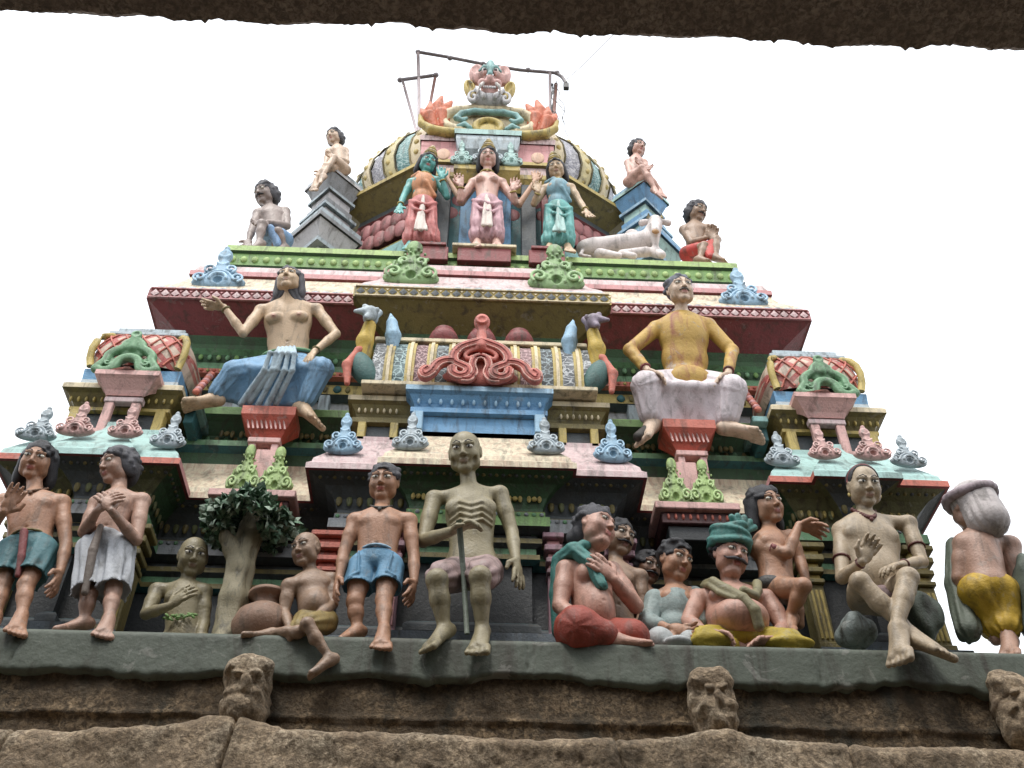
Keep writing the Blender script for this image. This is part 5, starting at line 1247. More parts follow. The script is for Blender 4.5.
# ---- 12 youth in pale blue shirt
f = Fig('youth_figure', 'black-haired youth figure in pale blue top seated left of the turbaned man', 7.30, (675, 562, -.05), 44, (30, -18, 4),
        dict(nk=(676, 588), sl=(655, 600), sr=(694, 596), el=(648, 622, -.05), wl=(668, 628, -.22), fl=(690, 632, -.26), er=(698, 622, -.04), wr=(692, 640, -.2), fr=(684, 646, -.25),
             hl=(662, 640), hr=(684, 640), kl=(660, 642, -.20), kr=(690, 644, -.2), al=(680, 646, -.15), ar=(664, 646, -.15), tl=(690, 646, -.15), tr=(650, 646, -.15)), brown)
f.make_torso(); f.arm('l', thumb=-1); f.arm('r'); f.leg('l', foot=False); f.leg('r', foot=False); f.head(); f.finish(); f.eyes(1.2)
def ex(F, hp, H, R):
    for q in range(7): F.ell(hp(-.24+.08*q, .12+.05*sin(q), .44-.02*abs(q-3)), (H*.08, H*.12, H*.09), k=H*.03)
f.hair('short', seed=7, extra=ex)
F = f.fld(); H = f.H; F.ell(f.tp(0, 0, .6), (f.sw*.46, H*.41, f.tl*.42), f.T, H*.08); F.ell(f.tp(0, 0, .2), (f.sw*.42, H*.40, f.tl*.3), f.T, H*.08); F.ell(f.tp(0, .1, 1.12), (H*.26, H*.3, H*.28), k=H*.06, op='sub')
F.ell(f.J['sl'], (H*.24,)*3, k=H*.05); F.cap(f.J['sl'], f.J['el'], H*.22, H*.21, H*.05, rip=(H*.015, 5, 2)); F.ell(f.J['sr'], (H*.22,)*3, k=H*.05); F.cap(f.J['sr'], f.J['er'], H*.2, H*.19, H*.05); F.cap(f.J['el'], lerp(f.J['el'], f.J['wl'], .5), H*.2, H*.17, H*.04)
f.put(F, 'shirt', paint('pale_blue_cloth', (.27, .33, .32), stain=.4))
F = f.fld(); F.cap(f.J['hl'], f.J['kl'], H*.34, H*.30, H*.05); F.cap(f.J['kl'], f.J['al'], H*.26, H*.22, H*.05); F.cap(f.J['hr'], f.J['kr'], H*.3, H*.3, H*.05); F.ell(at(678, 642, 6.98), (H*.28, H*.2, H*.12), k=H*.06)
f.put(F, 'dhoti', paint('white_cloth', (.40, .42, .42), stain=.4))

# ---- 13 turbaned man
f = Fig('turbaned_figure', 'pot-bellied moustached figure in a teal turban with crossed sash and yellow dhoti', 7.26, (730, 556, -.06), 46, (18, -16, 6),
        dict(nk=(731, 586), sl=(697, 599), sr=(768, 599), el=(688, 622, -.08), wl=(704, 632, -.26), fl=(720, 635, -.28), er=(784, 628, -.08), wr=(774, 640, -.24), fr=(758, 641, -.28),
             hl=(722, 642), hr=(756, 642), kl=(706, 642, -.22), kr=(788, 645, -.22), al=(740, 648, -.12), ar=(750, 648, -.12), tl=(700, 648, -.12), tr=(806, 648, -.12)), rosy, fat=.7)
f.make_torso(belly=.65); f.arm('l', palm=(0, 0, -1), thumb=-1); f.arm('r', palm=(0, 0, -1), curl=.3); f.leg('l', foot=False); f.leg('r', foot=False); f.head(fatc=.8); f.finish(); f.eyes(1.1); f.hair('short', seed=8)
moust(f, hairg, 1.25)
F = Fld(f.hc-f.H*1.3, f.hc+f.H*1.4, f.h*1.05); H = f.H; hp = f.hp
F.ell(hp(0, -.08, .42), (H*.44, H*.46, H*.34), f.Rm, H*.04)
for i, (z, r, tl) in enumerate(((.20, .41, 8), (.34, .43, -6), (.50, .40, 10), (.64, .30, -8))):
    pts = [hp(r*cos(t), -.08+r*1.05*sin(t), z+.09*sin(t+i*2.4)+.03*sin(2*t)) for t in np.linspace(0, 2*pi, 25)]; F.poly(pts, H*.065, k=H*.04)
F.ell(hp(0, .42, -.1), (H*.34, H*.36, H*.32), k=H*.02, op='sub')
f.put(F, 'turban', teal_c := paint('teal_turban_cloth', (.07, .20, .18), stain=.4))
F = Fld(f.hc-f.H*1.3, f.hc+f.H*1.6, f.h); 
for i in range(5): a = radians(40+22*i); F.cap(hp(.18, .1, .56), hp(.18+.42*cos(a), .05, .56+.42*sin(a)), H*.05, H*.075, H*.02)
f.put(F, 'turban_plume', teal_c)
F = f.fld()
def over(F, pts, r): F.poly([f.tp(*p) for p in pts], r, k=H*.03)
over(F, [(-.34, -.05, 1.03), (-.30, .32, .90), (-.16, .54, .66), (.0, .76, .42), (.12, .84, .18), (.16, .74, -.05)], H*.11); over(F, [(.34, -.05, 1.03), (.31, .32, .90), (.27, .48, .70), (.20, .58, .55), (.05, .62, .62)], H*.10); over(F, [(-.40, -.05, 1.0), (-.37, .3, .85), (-.27, .50, .62), (-.1, .72, .42)], H*.06)
f.put(F, 'sash', paint('olive_sash_cloth', (.21, .19, .11), stain=.4))
F = f.fld(); F.ell(f.tp(0, 0, -.02), (f.sw*.44, H*.5, H*.28), f.T, H*.05)
for q in 'lr': F.cap(f.J['h'+q], f.J['k'+q], H*.34, H*.33, H*.06, rip=(H*.015, 8, 1)); F.cap(f.J['k'+q], lerp(f.J['k'+q], f.J['a'+q], .7), H*.30, H*.2, H*.06)
F.ell(at(712, 640, 6.99), (H*.42, H*.22, H*.15), k=H*.05); F.ell(at(790, 643, 6.99), (H*.5, H*.22, H*.13), k=H*.05)
f.put(F, 'dhoti', paint('yellow_cloth', (.38, .29, .05), stain=.4))

# ---- 14 long haired seated figure with armlet
f = Fig('long_haired_figure', 'long black-haired crouching figure with armlet leaning its forearm toward the seated man', 7.30, (766, 506, -.04), 42, (22, -10, -14),
        dict(nk=(769, 532), sl=(758, 549, -.04), sr=(790, 538, .08), el=(788, 553, -.16), wl=(799, 525, -.18), fl=(826, 531, -.16), er=(800, 560, .1), wr=(806, 580, .0),
             hl=(770, 590), hr=(786, 590), kl=(803, 586, -.30), kr=(794, 600, .0), al=(790, 616, -.12), ar=(800, 625, .05), tl=(783, 628, -.22), tr=(800, 632, 0)), brown)
f.make_torso(); f.arm('l', palm=(0, -.4, -1), curl=.35, thumb=1, spread=.12); f.arm('r', hand=False); f.leg('l'); f.leg('r', foot=False); f.head(); f.finish(); f.eyes(1.3); f.hair('long', seed=9)
f.ring('armlet', f.J['sl'], f.J['el'], .5, f.H*.165, f.H*.025, maroon); b = MB(); b.ell(lerp(f.J['sl'], f.J['el'], .5)+np.array((0, -f.H*.17, 0)), (f.H*.07, f.H*.03, f.H*.07), maroon); b.build('armlet_boss', f.root)
F = f.fld(); F.ell(f.tp(0, 0, .02), (f.sw*.50, f.H*.36, f.H*.28), f.T, f.H*.05); f.put(F, 'loincloth', paint('dark_cloth', (.06, .06, .06)))

# ---- 15 seated man with necklace on rock
f = Fig('seated_man_figure', 'pale seated man figure with crossed shins, bead necklace and armlets on a grey rock', 7.26, (864, 487, -.12), 44, (-2, -24, 2),
        dict(nk=(864, 515, -.04), sl=(841, 531), sr=(908, 524), el=(842, 578, -.10), wl=(862, 562, -.32), fl=(876, 534, -.36), er=(922, 562, -.06), wr=(902, 565, -.32), fr=(880, 568, -.42),
             hl=(862, 600), hr=(896, 598), kl=(860, 582, -.42), kr=(908, 578, -.46), al=(912, 634, -.44), ar=(896, 628, -.52), tl=(938, 641, -.58), tr=(892, 655, -.62)), sallow)
f.fsz = 1.25; f.make_torso(belly=.1); f.arm('l', palm=(.3, -1, 0), curl=.45, thumb=1); f.arm('r', palm=(0, .3, -1), curl=.5, thumb=1); f.leg('l', r=1.15); f.leg('r', r=1.2); f.head(fatc=.4); f.finish(); f.eyes(1.4)
F = Fld(f.hc-f.H*1.0, f.hc+f.H*1.0, f.h); H = f.H; F.ell(f.hp(0, -.10, .17), (H*.37, H*.43, H*.37), f.Rm, H*.03); F.ell(f.hp(0, .34, .0), (H*.36, H*.44, H*.62), f.Rm, H*.02, 'sub'); f.put(F, 'hair', hairm)
f.band('hair_band', [f.hp(.345*cos(t), -.04+.06*sin(t), .14+.375*sin(t)) for t in np.linspace(-.1, pi+.1, 16)], f.H*.035, maroon)
mb_ = paint('bead_maroon', (.12, .04, .035)); f.necklace(mb_, drop=.22, r=.032, beads=True)
for q in 'lr': f.ring('armlet', f.J['s'+q], f.J['e'+q], .62, f.H*.17, f.H*.028, mb_); f.ring('bracelet', f.J['e'+q], f.J['w'+q], .9, f.H*.10, f.H*.026, mb_)
b = MB()
for q in (-1, 1): b = MB(); b.ell(f.hp(q*.35, .0, -.2), (f.H*.035, f.H*.035, f.H*.06), gold); b.build('earring', f.root)
F = f.fld(); F.ell(f.tp(0, 0, .02), (f.sw*.42, f.H*.38, f.H*.28), f.T, f.H*.05); F.cap(f.tp(0, .2, .0), f.tp(0, .5, -.12), f.H*.22, f.H*.15, f.H*.05); f.put(F, 'loincloth', paint('mauve_cloth', (.24, .17, .17), stain=.4))
# ---- 16 turned-away old man
f = Fig('turned_away_figure', 'white-haired figure in yellow cloth seen from behind at the right end of the ledge', 7.30, (971, 508, 0), 50, (-168, 0, 0),
        dict(nk=(976, 532), sl=(1010, 546), sr=(964, 544), el=(1017, 582, .02), wl=(1013, 606, .06), er=(960, 578, .08), wr=(968, 598, .16), hl=(1000, 592), hr=(978, 592), kl=(1004, 618, .06), kr=(992, 616, .1), al=(1008, 638, -.02), ar=(996, 640, .1), tl=(1004, 646, -.12)), tan, fat=.4)
f.make_torso(belly=.4); f.arm('l', hand=False); f.arm('r', hand=False); f.leg('l'); f.leg('r', foot=False); f.head(); f.finish(); f.eyes()
wh = paint('white_hair_paint', (.46, .42, .41), stain=.5, bump=.6)
F = Fld(f.hc-f.H*1.3, f.hc+f.H*1.3, f.h); H = f.H; F.ell(f.hp(0, -.1, .14), (H*.41, H*.46, H*.38), f.Rm, H*.05); F.cap(f.hp(0, -.25, 0), f.hp(.0, -.30, -.50), H*.36, H*.40, H*.1, rip=(H*.015, 14, 0)); F.ell(f.hp(0, .40, -.1), (H*.3, H*.3, H*.4), f.Rm, H*.03, 'sub'); f.put(F, 'hair', wh)
F = Fld(f.hc-f.H*1.3, f.hc+f.H*1.3, f.h); F.poly([f.hp(.44*cos(t), -.08+.48*sin(t), .16+.06*sin(t*2)) for t in np.linspace(0, 2*pi, 21)], H*.10, k=H*.03); F.ell(f.hp(-.46, -.1, .26), (H*.10, H*.10, H*.17), k=H*.03); F.ell(f.hp(-.42, -.2, .12), (H*.12, H*.12, H*.1), k=H*.03)
f.put(F, 'head_wrap', paint('mauve_grey_cloth', (.33, .27, .29), stain=.5))
F = f.fld(); F.ell(f.tp(0, 0, .05), (f.sw*.42, H*.40, H*.36), f.T, H*.06)
for q in 'lr': F.cap(f.J['h'+q], f.J['k'+q], H*.36, H*.32, H*.06, rip=(H*.02, 9, 1)); F.cap(f.J['k'+q], lerp(f.J['k'+q], f.J['a'+q], .45), H*.32, H*.27, H*.06, rip=(H*.02, 9, 1))
f.put(F, 'dhoti', paint('saffron_cloth', (.47, .31, .05), stain=.4))
F = f.fld(.3); F.poly([at(954, 545, 7.55), at(957, 585, 7.5), at(968, 630, 7.4)], [H*.16, H*.22, H*.24], k=H*.08, rip=(H*.02, 7, 1)); f.put(F, 'hanging_cloth', paint('grey_green_cloth', (.11, .13, .10), stain=.6))
# ---- great seated woman (second storey, left)
f = Fig('seated_woman_figure', 'large long-haired seated woman figure in blue dhoti with one arm stretched out, palm up', 7.95, (289, 281, -.22), 33, (-6, -2, -3),
        dict(nk=(288, 300, -.12), sl=(261, 311, -.08), sr=(317, 310, -.08), el=(243, 333, -.18), wl=(224, 307, -.26), fl=(199, 304, -.28), er=(336, 334, -.10), wr=(314, 352, -.24), fr=(301, 369, -.30),
             hl=(276, 366, .06), hr=(301, 366, .06), kl=(234, 372, -.22), kr=(322, 369, -.25), al=(214, 397, -.10), ar=(304, 406, -.10), tl=(193, 399, -.16), tr=(325, 418, -.22)), buff)
f.fsz = 1.3; f.make_torso(female=True); f.arm('l', palm=(0, 0, 1), curl=.12, thumb=1); f.arm('r', palm=(0, .2, -1), curl=.3); f.leg('l'); f.leg('r'); f.head(); f.finish(areola=True); f.eyes(.95); f.hair('long', hairg, seed=11)
F = f.fld(); J, H = f.J, f.H
F.ell(f.tp(0, 0, .02), (f.sw*.46, H*.42, H*.36), f.T, H*.06)
for q in 'lr': F.cap(J['h'+q], J['k'+q], H*.36, H*.31, H*.08, rip=(H*.022, 8, 2)); F.cap(J['k'+q], lerp(J['k'+q], J['a'+q], .80), H*.32, H*.24, H*.08, rip=(H*.025, 8, 2))
kl, kr, al, ar = J['kl'], J['kr'], J['al'], J['ar']
mid = f.tp(0, .3, 0)
q0, q1 = lerp(kl, mid, .12), lerp(kr, mid, .12); bm = lerp(al, ar, .5)+np.array((0, .16, .06)); a0, a1 = al+np.array((.06, .02, .06)), ar+np.array((-.02, .03, .08))
for (x0, x1, x2) in ((q0, q1, bm), (mid, q0, q1), (q0, bm, a0), (q1, bm, a1)): F.tri(x0, x1, x2, H*.15, H*.10, rip=(H*.016, (38, 0, 10)))
f.put(F, 'dhoti', paint('sky_blue_cloth', (.20, .34, .49), stain=.45))
F = f.fld()
le = lerp(q0, q1, .56)
for i_ in range(5):
    dx = (i_-2)*.052; F.poly([f.tp(dx*.8/f.sw, .48, .14), np.array((le[0]+dx, le[1]-.05, le[2]+.15)), np.array((le[0]+dx*1.2, le[1]-.20, le[2]+.03)), np.array((le[0]+dx*1.3-.02+.012*sin(i_*2.1), le[1]-.14, lerp(le, bm, .5)[2])), np.array((bm[0]+.0+dx*1.7, bm[1]-.16, bm[2]-.10+.03*sin(i_*1.7)))], [H*.045, H*.06, H*.065, H*.075, H*.085], k=H*.05)
f.put(F, 'front_pleat', paint('pale_blue_pleat', (.40, .50, .56), stain=.45))
f.band('waistband', [f.tp(.44*cos(t), .36*sin(t)*1.0+.02, .14) for t in np.linspace(-.1, pi+.1, 16)], H*.06, mgreen)
f.ring('bangle', J['el'], J['wl'], .9, H*.11, H*.03, dgold); f.ring('bangle', J['er'], J['wr'], .9, H*.11, H*.03, dgold)
F = f.fld(); F.cap(f.hp(0, -.2, -.2), f.hp(.3, -.3, -.75), H*.34, H*.2, H*.08, rip=(H*.02, 9, 0)); F.cap(f.hp(0, -.2, -.2), f.hp(-.5, -.3, -.72), H*.3, H*.12, H*.08, rip=(H*.02, 9, 0)); f.put(F, 'hair_fall', hairg)

# ---- great seated man (second storey, right)
f = Fig('seated_man_figure', 'large seated man figure in yellow tunic and white dhoti with hands on knees', 7.95, (680, 291, -.24), 36, (6, -12, -4),
        dict(nk=(682, 314, -.12), sl=(656, 329, -.08), sr=(708, 326, -.08), el=(630, 350, -.12), wl=(648, 371, -.26), fl=(667, 380, -.32), er=(732, 351, -.10), wr=(728, 374, -.24), fr=(708, 384, -.32),
             hl=(672, 384, .06), hr=(700, 384, .06), kl=(646, 386, -.22), kr=(732, 390, -.22), al=(650, 422, -.10), ar=(728, 425, -.10), tl=(638, 433, -.20), tr=(754, 428, -.18)), pale)
f.fsz = 1.3; f.make_torso(); f.arm('l', palm=(0, 0, -1), curl=.25, thumb=-1); f.arm('r', palm=(0, 0, -1), curl=.25, thumb=1); f.leg('l'); f.leg('r'); f.head(); f.finish(); f.eyes(1.1)
f.hair('short', paint('hair_blue_grey', (.10, .11, .14)), seed=12); moust(f, paint('moustache_grey', (.12, .11, .10)), .7)
J, H = f.J, f.H
F = f.fld(); th = .0
F.ell(f.tp(0, 0.03, .66), (f.sw*.47, H*.44, f.tl*.36), f.T, H*.1); F.ell(f.tp(0, .02, .34), (f.sw*.43, H*.39, f.tl*.32), f.T, H*.1); F.ell(f.tp(0, .02, .06), (f.sw*.43, H*.42, f.tl*.22), f.T, H*.08)
F.ell(f.tp(0, .52, -.06), (f.sw*.36, H*.22, f.tl*.16), f.T, H*.06)
for q in 'lr': 
    F.cap(f.N-f.tu*H*.10, J['s'+q], H*.17, H*.22, H*.12); F.cap(J['s'+q], J['e'+q], H*.215, H*.175, H*.06); F.cap(J['e'+q], lerp(J['e'+q], J['w'+q], .78), H*.175, H*.145, H*.04, rip=(H*.008, 3, 14))
    for t in (.80, 1.0): F.ell(lerp(J['s'+q], J['e'+q], t), (H*.185,)*3, k=H*.03)
F.cap(f.tp(0, .36, .95), f.tp(0, .36, .7), H*.02, H*.015, H*.02, 'sub')
f.put(F, 'tunic', paint('mustard_cloth', (.44, .29, .09), stain=1.0, scale=2.2, grime=(.28, .10, .05)))
F = f.fld(); F.ell(f.tp(0, 0, -.06), (f.sw*.48, H*.40, H*.36), f.T, H*.06)
for q in 'lr': F.cap(J['h'+q], J['k'+q], H*.40, H*.37, H*.08, rip=(H*.022, 9, 2)); F.cap(J['k'+q], lerp(J['k'+q], J['a'+q], .78), H*.38, H*.27, H*.08, rip=(H*.022, 9, 2))
kl, kr, al, ar = J['kl'], J['kr'], J['al'], J['ar']; mid = f.tp(0, .35, -.1); q0, q1 = lerp(kl, mid, .12), lerp(kr, mid, .12); bm = lerp(al, ar, .5)+np.array((0, .16, .06)); a0, a1 = al+np.array((.06, .02, .06)), ar+np.array((-.02, .03, .08))
for (x0, x1, x2) in ((q0, q1, bm), (mid, q0, q1), (q0, bm, a0), (q1, bm, a1)): F.tri(x0, x1, x2, H*.15, H*.10, rip=(H*.016, (38, 0, 10)))
f.put(F, 'dhoti', paint('white_dhoti_cloth', (.64, .58, .60), stain=.4))
b = MB(); b.tube([f.tp(.02, .55, -.1), lerp(mid, bm, .4)+np.array((.0, -.12, 0)), lerp(mid, bm, .9)+np.array((.05, -.10, 0))], H*.035, mgreen); b.build('border_stripe', f.root)
f.ring('bangle', J['er'], J['wr'], .86, H*.12, H*.03, maroon); f.ring('bangle', J['el'], J['wl'], .86, H*.12, H*.03, maroon)
F = Fld(J['al']-.5, J['al']+.5, .014); F.cap(J['al']+np.array((0, .02, -.07)), J['tl']+np.array((0, 0, -.05)), .07, .055, .02); f.put(F, 'sandal', paint('sandal_black', (.03, .025, .02)))

# ---- three standing deities
def deity(label, hdp, hh, face, J, sk, skirt, stripe, upper=None, seed=0, Y0=8.50, crown=True):
    f = Fig('deity_figure', label, Y0, hdp, hh, face, J, sk, h=.014, group=None)
    f.make_torso(female=True)
    for q, pn, th in (('l', (0, -1, .2), 1), ('r', (0, -1, .2), -1)): f.arm(q, palm=pn, curl=.15, thumb=th)
    f.leg('l'); f.leg('r'); f.head(); f.finish(); f.eyes(1.3); f.hair('long', hairm, seed=seed)
    H = f.H; J = f.J; F = f.fld(); F.ell(f.tp(0, 0, .06), (f.sw*.46, H*.42, f.tl*.26), f.T, H*.06)
    lo = lerp(J['al'], J['ar'], .5); top = f.P
    for q in 'lr': F.cap(J['h'+q], J['k'+q], H*.30, H*.30, H*.1, rip=(H*.025, 9, 3)); F.cap(J['k'+q], J['a'+q]+np.array((0, 0, H*.1)), H*.30, H*.34, H*.1, rip=(H*.045, 9, 3))
    F.cap(top, lo+np.array((0, 0, H*.1)), H*.32, H*.40, H*.1, rip=(H*.045, 11, 2))
    F.poly([f.tp(-.46, .1, .12), f.tp(-.2, .45, -.12), f.tp(.15, .5, -.22), f.tp(.46, .15, .05)], H*.09, k=H*.05); F.poly([f.tp(-.46, .1, .02), f.tp(-.2, .50, -.36), f.tp(.15, .54, -.46), f.tp(.47, .15, -.1)], H*.07, k=H*.05)
    f.put(F, 'skirt', skirt)
    F = f.fld(); w0 = f.tp(0, .42, .10); l0 = lo+np.array((-H*.22, -H*.60, H*.0)); l1 = lo+np.array((H*.18, -H*.60, H*.0)); F.tri(w0, l0, l1, H*.06, H*.03, rip=(H*.03, (70, 0, 0)))
    f.put(F, 'front_pleat', stripe)
    if upper: 
        F = f.fld(); F.ell(f.tp(0, .04, .64), (f.sw*.46, H*.56, f.tl*.30), f.T, H*.08); F.ell(f.tp(0, 0, .3), (f.sw*.40, H*.38, f.tl*.26), f.T, H*.08); F.poly([f.tp(-.46, 0, .95), f.tp(-.2, .38, .85), f.tp(.1, .48, .5), f.tp(.42, .2, .25)], H*.09, k=H*.05); f.put(F, 'shawl', upper)
    if crown:
        b = MB(); R = f.Rm
        for i, (z, r) in enumerate(((.36, .34), (.48, .31), (.60, .26), (.72, .20), (.84, .12))): b.ell(f.hp(0, -.04, z), (H*r, H*r, H*.09), gold if i % 2 else cream, R=R, nu=14, nv=6)
        b.build('crown', f.root)
    f.necklace(gold, r=.03, beads=True)
    for q in 'lr': f.ring('bangle', J['e'+q], J['w'+q], .85, H*.12, H*.035, gold)
    return f
pinkm = paint('pink_cloth', (.52, .33, .36), stain=.4); palem = paint('ivory_cloth', (.62, .55, .50), stain=.4)
deity('teal-skinned standing deity in pink and red sari, left of the three above the cornice', (428, 163, -.06), 23, (18, -26, 6),
      dict(nk=(425, 176), sl=(411, 183), sr=(438, 181), el=(404, 196), wl=(400, 206, -.06), fl=(398, 216, -.08), er=(447, 197), wr=(442, 178, -.14), fr=(440, 160, -.18), hl=(415, 207), hr=(430, 208), kl=(413, 226, -.04), kr=(430, 227, -.04), al=(411, 241), ar=(432, 242), tl=(406, 245, -.2), tr=(434, 246, -.2)),
      tealskin, paint('red_sari_cloth', (.46, .17, .16), stain=.4), palem, paint('peach_cloth', (.55, .27, .15), stain=.4), 21)
f = deity('central standing four-armed deity in pale pink and white with open raised palms', (488, 158, -.06), 24, (0, -26, 0),
      dict(nk=(487, 174), sl=(473, 183), sr=(502, 183), el=(460, 200, -.02), wl=(461, 186, -.14), fl=(457, 169, -.18), er=(515, 202, -.02), wr=(513, 190, -.14), fr=(517, 173, -.18), hl=(479, 207), hr=(495, 207), kl=(478, 225, -.04), kr=(496, 225, -.04), al=(478, 238), ar=(496, 238), tl=(474, 243, -.2), tr=(499, 243, -.2)),
      pinkskin, pinkm, palem, None, 22, 8.46)
for (pts, nm) in ((((474, 186, .1), (462, 203, .05), (447, 178, -.02), (443, 156, -.04)), 'l'), (((501, 186, .1), (519, 205, .05), (535, 181, -.02), (538, 160, -.04)), 'r')):
    F = f.fld(.2); P4 = [at(a, b_, 8.55+c_) for a, b_, c_ in pts]; H = f.H
    F.cap(P4[0], P4[1], H*.16, H*.13, H*.04); F.cap(P4[1], P4[2], H*.13, H*.09, H*.04); F.v2 = None
    old = f.body; f.body = F; f.hand(P4[2], P4[3], (0, -1, 0), .08, 1 if nm == 'l' else -1, .1); f.body = old
    F.ell(P4[3]+np.array((0, .05, H*.35)), (H*.30, H*.07, H*.42), k=H*.02)
    f.put(F, 'rear_arm', paint('peach_skin_paint', (.55, .36, .26), stain=.3))
deity('pale standing deity in teal-green sari, right of the three above the cornice', (556, 169, -.06), 23, (-10, -24, -6),
      dict(nk=(558, 182), sl=(545, 189), sr=(571, 188), el=(534, 204), wl=(538, 192, -.14), fl=(536, 176, -.18), er=(580, 202), wr=(586, 211, -.06), fr=(593, 221, -.10), hl=(551, 212), hr=(566, 212), kl=(551, 230, -.04), kr=(567, 230, -.04), al=(550, 243), ar=(567, 243), tl=(545, 248, -.2), tr=(571, 248, -.2)),
      buff, paint('teal_sari_cloth', (.14, .36, .34), stain=.4), paleteal, paint('striped_blue_cloth', (.20, .34, .40), stain=.4), 23)

# ---- four small seated figures on the skyline
def small(name, label, Y0, hd, hh, face, J, sk, hair, hm, cloth=None, cname='loincloth', m_=False, armpalm=(0, -1, 0), curly=True, fat=.1):
    f = Fig(name, label, Y0, hd, hh, face, J, sk, h=.014, fat=fat); f.make_torso(); f.arm('l', palm=armpalm, curl=.3, thumb=-1); f.arm('r', palm=armpalm, curl=.3); f.leg('l', r=.95); f.leg('r', r=.95); f.head(); f.finish(); f.eyes(1.2); f.hair(hair, hm, seed=31)
    if m_: moust(f, hairm, .85)
    H = f.H; F = f.fld(); F.ell(f.tp(0, 0, .02), (f.sw*.46, H*.4, H*.34), f.T, H*.06)
    if cloth[1]:
        for q in 'lr': F.cap(f.J['h'+q], lerp(f.J['h'+q], f.J['k'+q], .6), H*.34, H*.26, H*.06)
        F.tri(f.tp(0, .3, 0), lerp(f.J['kl'], f.J['kr'], .6), lerp(f.J['al'], f.J['ar'], .7), H*.14, H*.05, rip=(H*.03, (40, 0, 0)))
    f.put(F, cname, cloth[0]); return f
small('moustached_figure', 'grey moustached curly-haired figure seated at the left end of the green cornice', 8.85, (265, 194, -.04), 27, (-34, -24, 0),
      dict(nk=(270, 208), sl=(258, 214, -.04), sr=(285, 212, .04), el=(252, 230, -.10), wl=(249, 240, -.16), fl=(246, 248, -.2), er=(287, 226, -.06), wr=(268, 222, -.22), fr=(256, 224, -.26), hl=(269, 240), hr=(284, 240), kl=(262, 224, -.30), kr=(278, 232, -.2), al=(259, 242, -.28), ar=(284, 246, -.1), tl=(250, 246, -.34), tr=(276, 247, -.2)),
      greyskin, 'curly', hairg, (paint('cornflower_cloth', (.22, .34, .52)), True), m_=True)
small('seated_boy_figure', 'pale seated youth figure on the grey corner pedestal against the sky', 9.15, (334, 137, -.04), 20, (-30, -20, 0),
      dict(nk=(337, 147), sl=(329, 152, -.04), sr=(345, 151, .04), el=(326, 164, -.1), wl=(322, 171, -.16), fl=(318, 176, -.18), er=(347, 162, -.04), wr=(338, 158, -.16), fr=(330, 155, -.2), hl=(337, 170), hr=(346, 170), kl=(326, 166, -.22), kr=(334, 158, -.2), al=(316, 180, -.18), ar=(322, 176, -.24), tl=(312, 188, -.24), tr=(315, 184, -.28)),
      pale, 'curly', hairg, (buff, False))
small('seated_boy_figure', 'pink-skinned seated youth figure on the teal corner pedestal looking right', 9.15, (638, 148, -.04), 20, (28, -18, 0),
      dict(nk=(636, 157), sl=(628, 163, .0), sr=(644, 163, -.02), el=(630, 174, -.1), wl=(640, 168, -.18), fl=(647, 168, -.2), er=(648, 172, -.04), wr=(645, 166, -.16), fr=(640, 163, -.2), hl=(628, 182), hr=(638, 182), kl=(642, 168, -.22), kr=(648, 176, -.2), al=(655, 189, -.16), ar=(660, 190, -.1), tl=(662, 194, -.24), tr=(664, 193, -.18)),
      pinkskin, 'curly', hairg, (pinkm, False))
small('moustached_figure', 'moustached figure with folded hands and red cloth at the right end of the green cornice', 8.85, (697, 212, -.04), 25, (34, -24, 0),
      dict(nk=(694, 224), sl=(684, 230, .04), sr=(708, 229, -.04), el=(692, 243, -.1), wl=(706, 238, -.26), fl=(712, 228, -.3), er=(718, 240, -.1), wr=(712, 240, -.26), fr=(714, 229, -.3), hl=(688, 254), hr=(704, 255), kl=(704, 246, -.24), kr=(716, 240, -.26), al=(700, 258, -.26), ar=(716, 256, -.28), tl=(712, 260, -.34), tr=(726, 259, -.34)),
      clay, 'curly', hairg, (paint('scarlet_cloth', (.50, .08, .07)), True), m_=True)

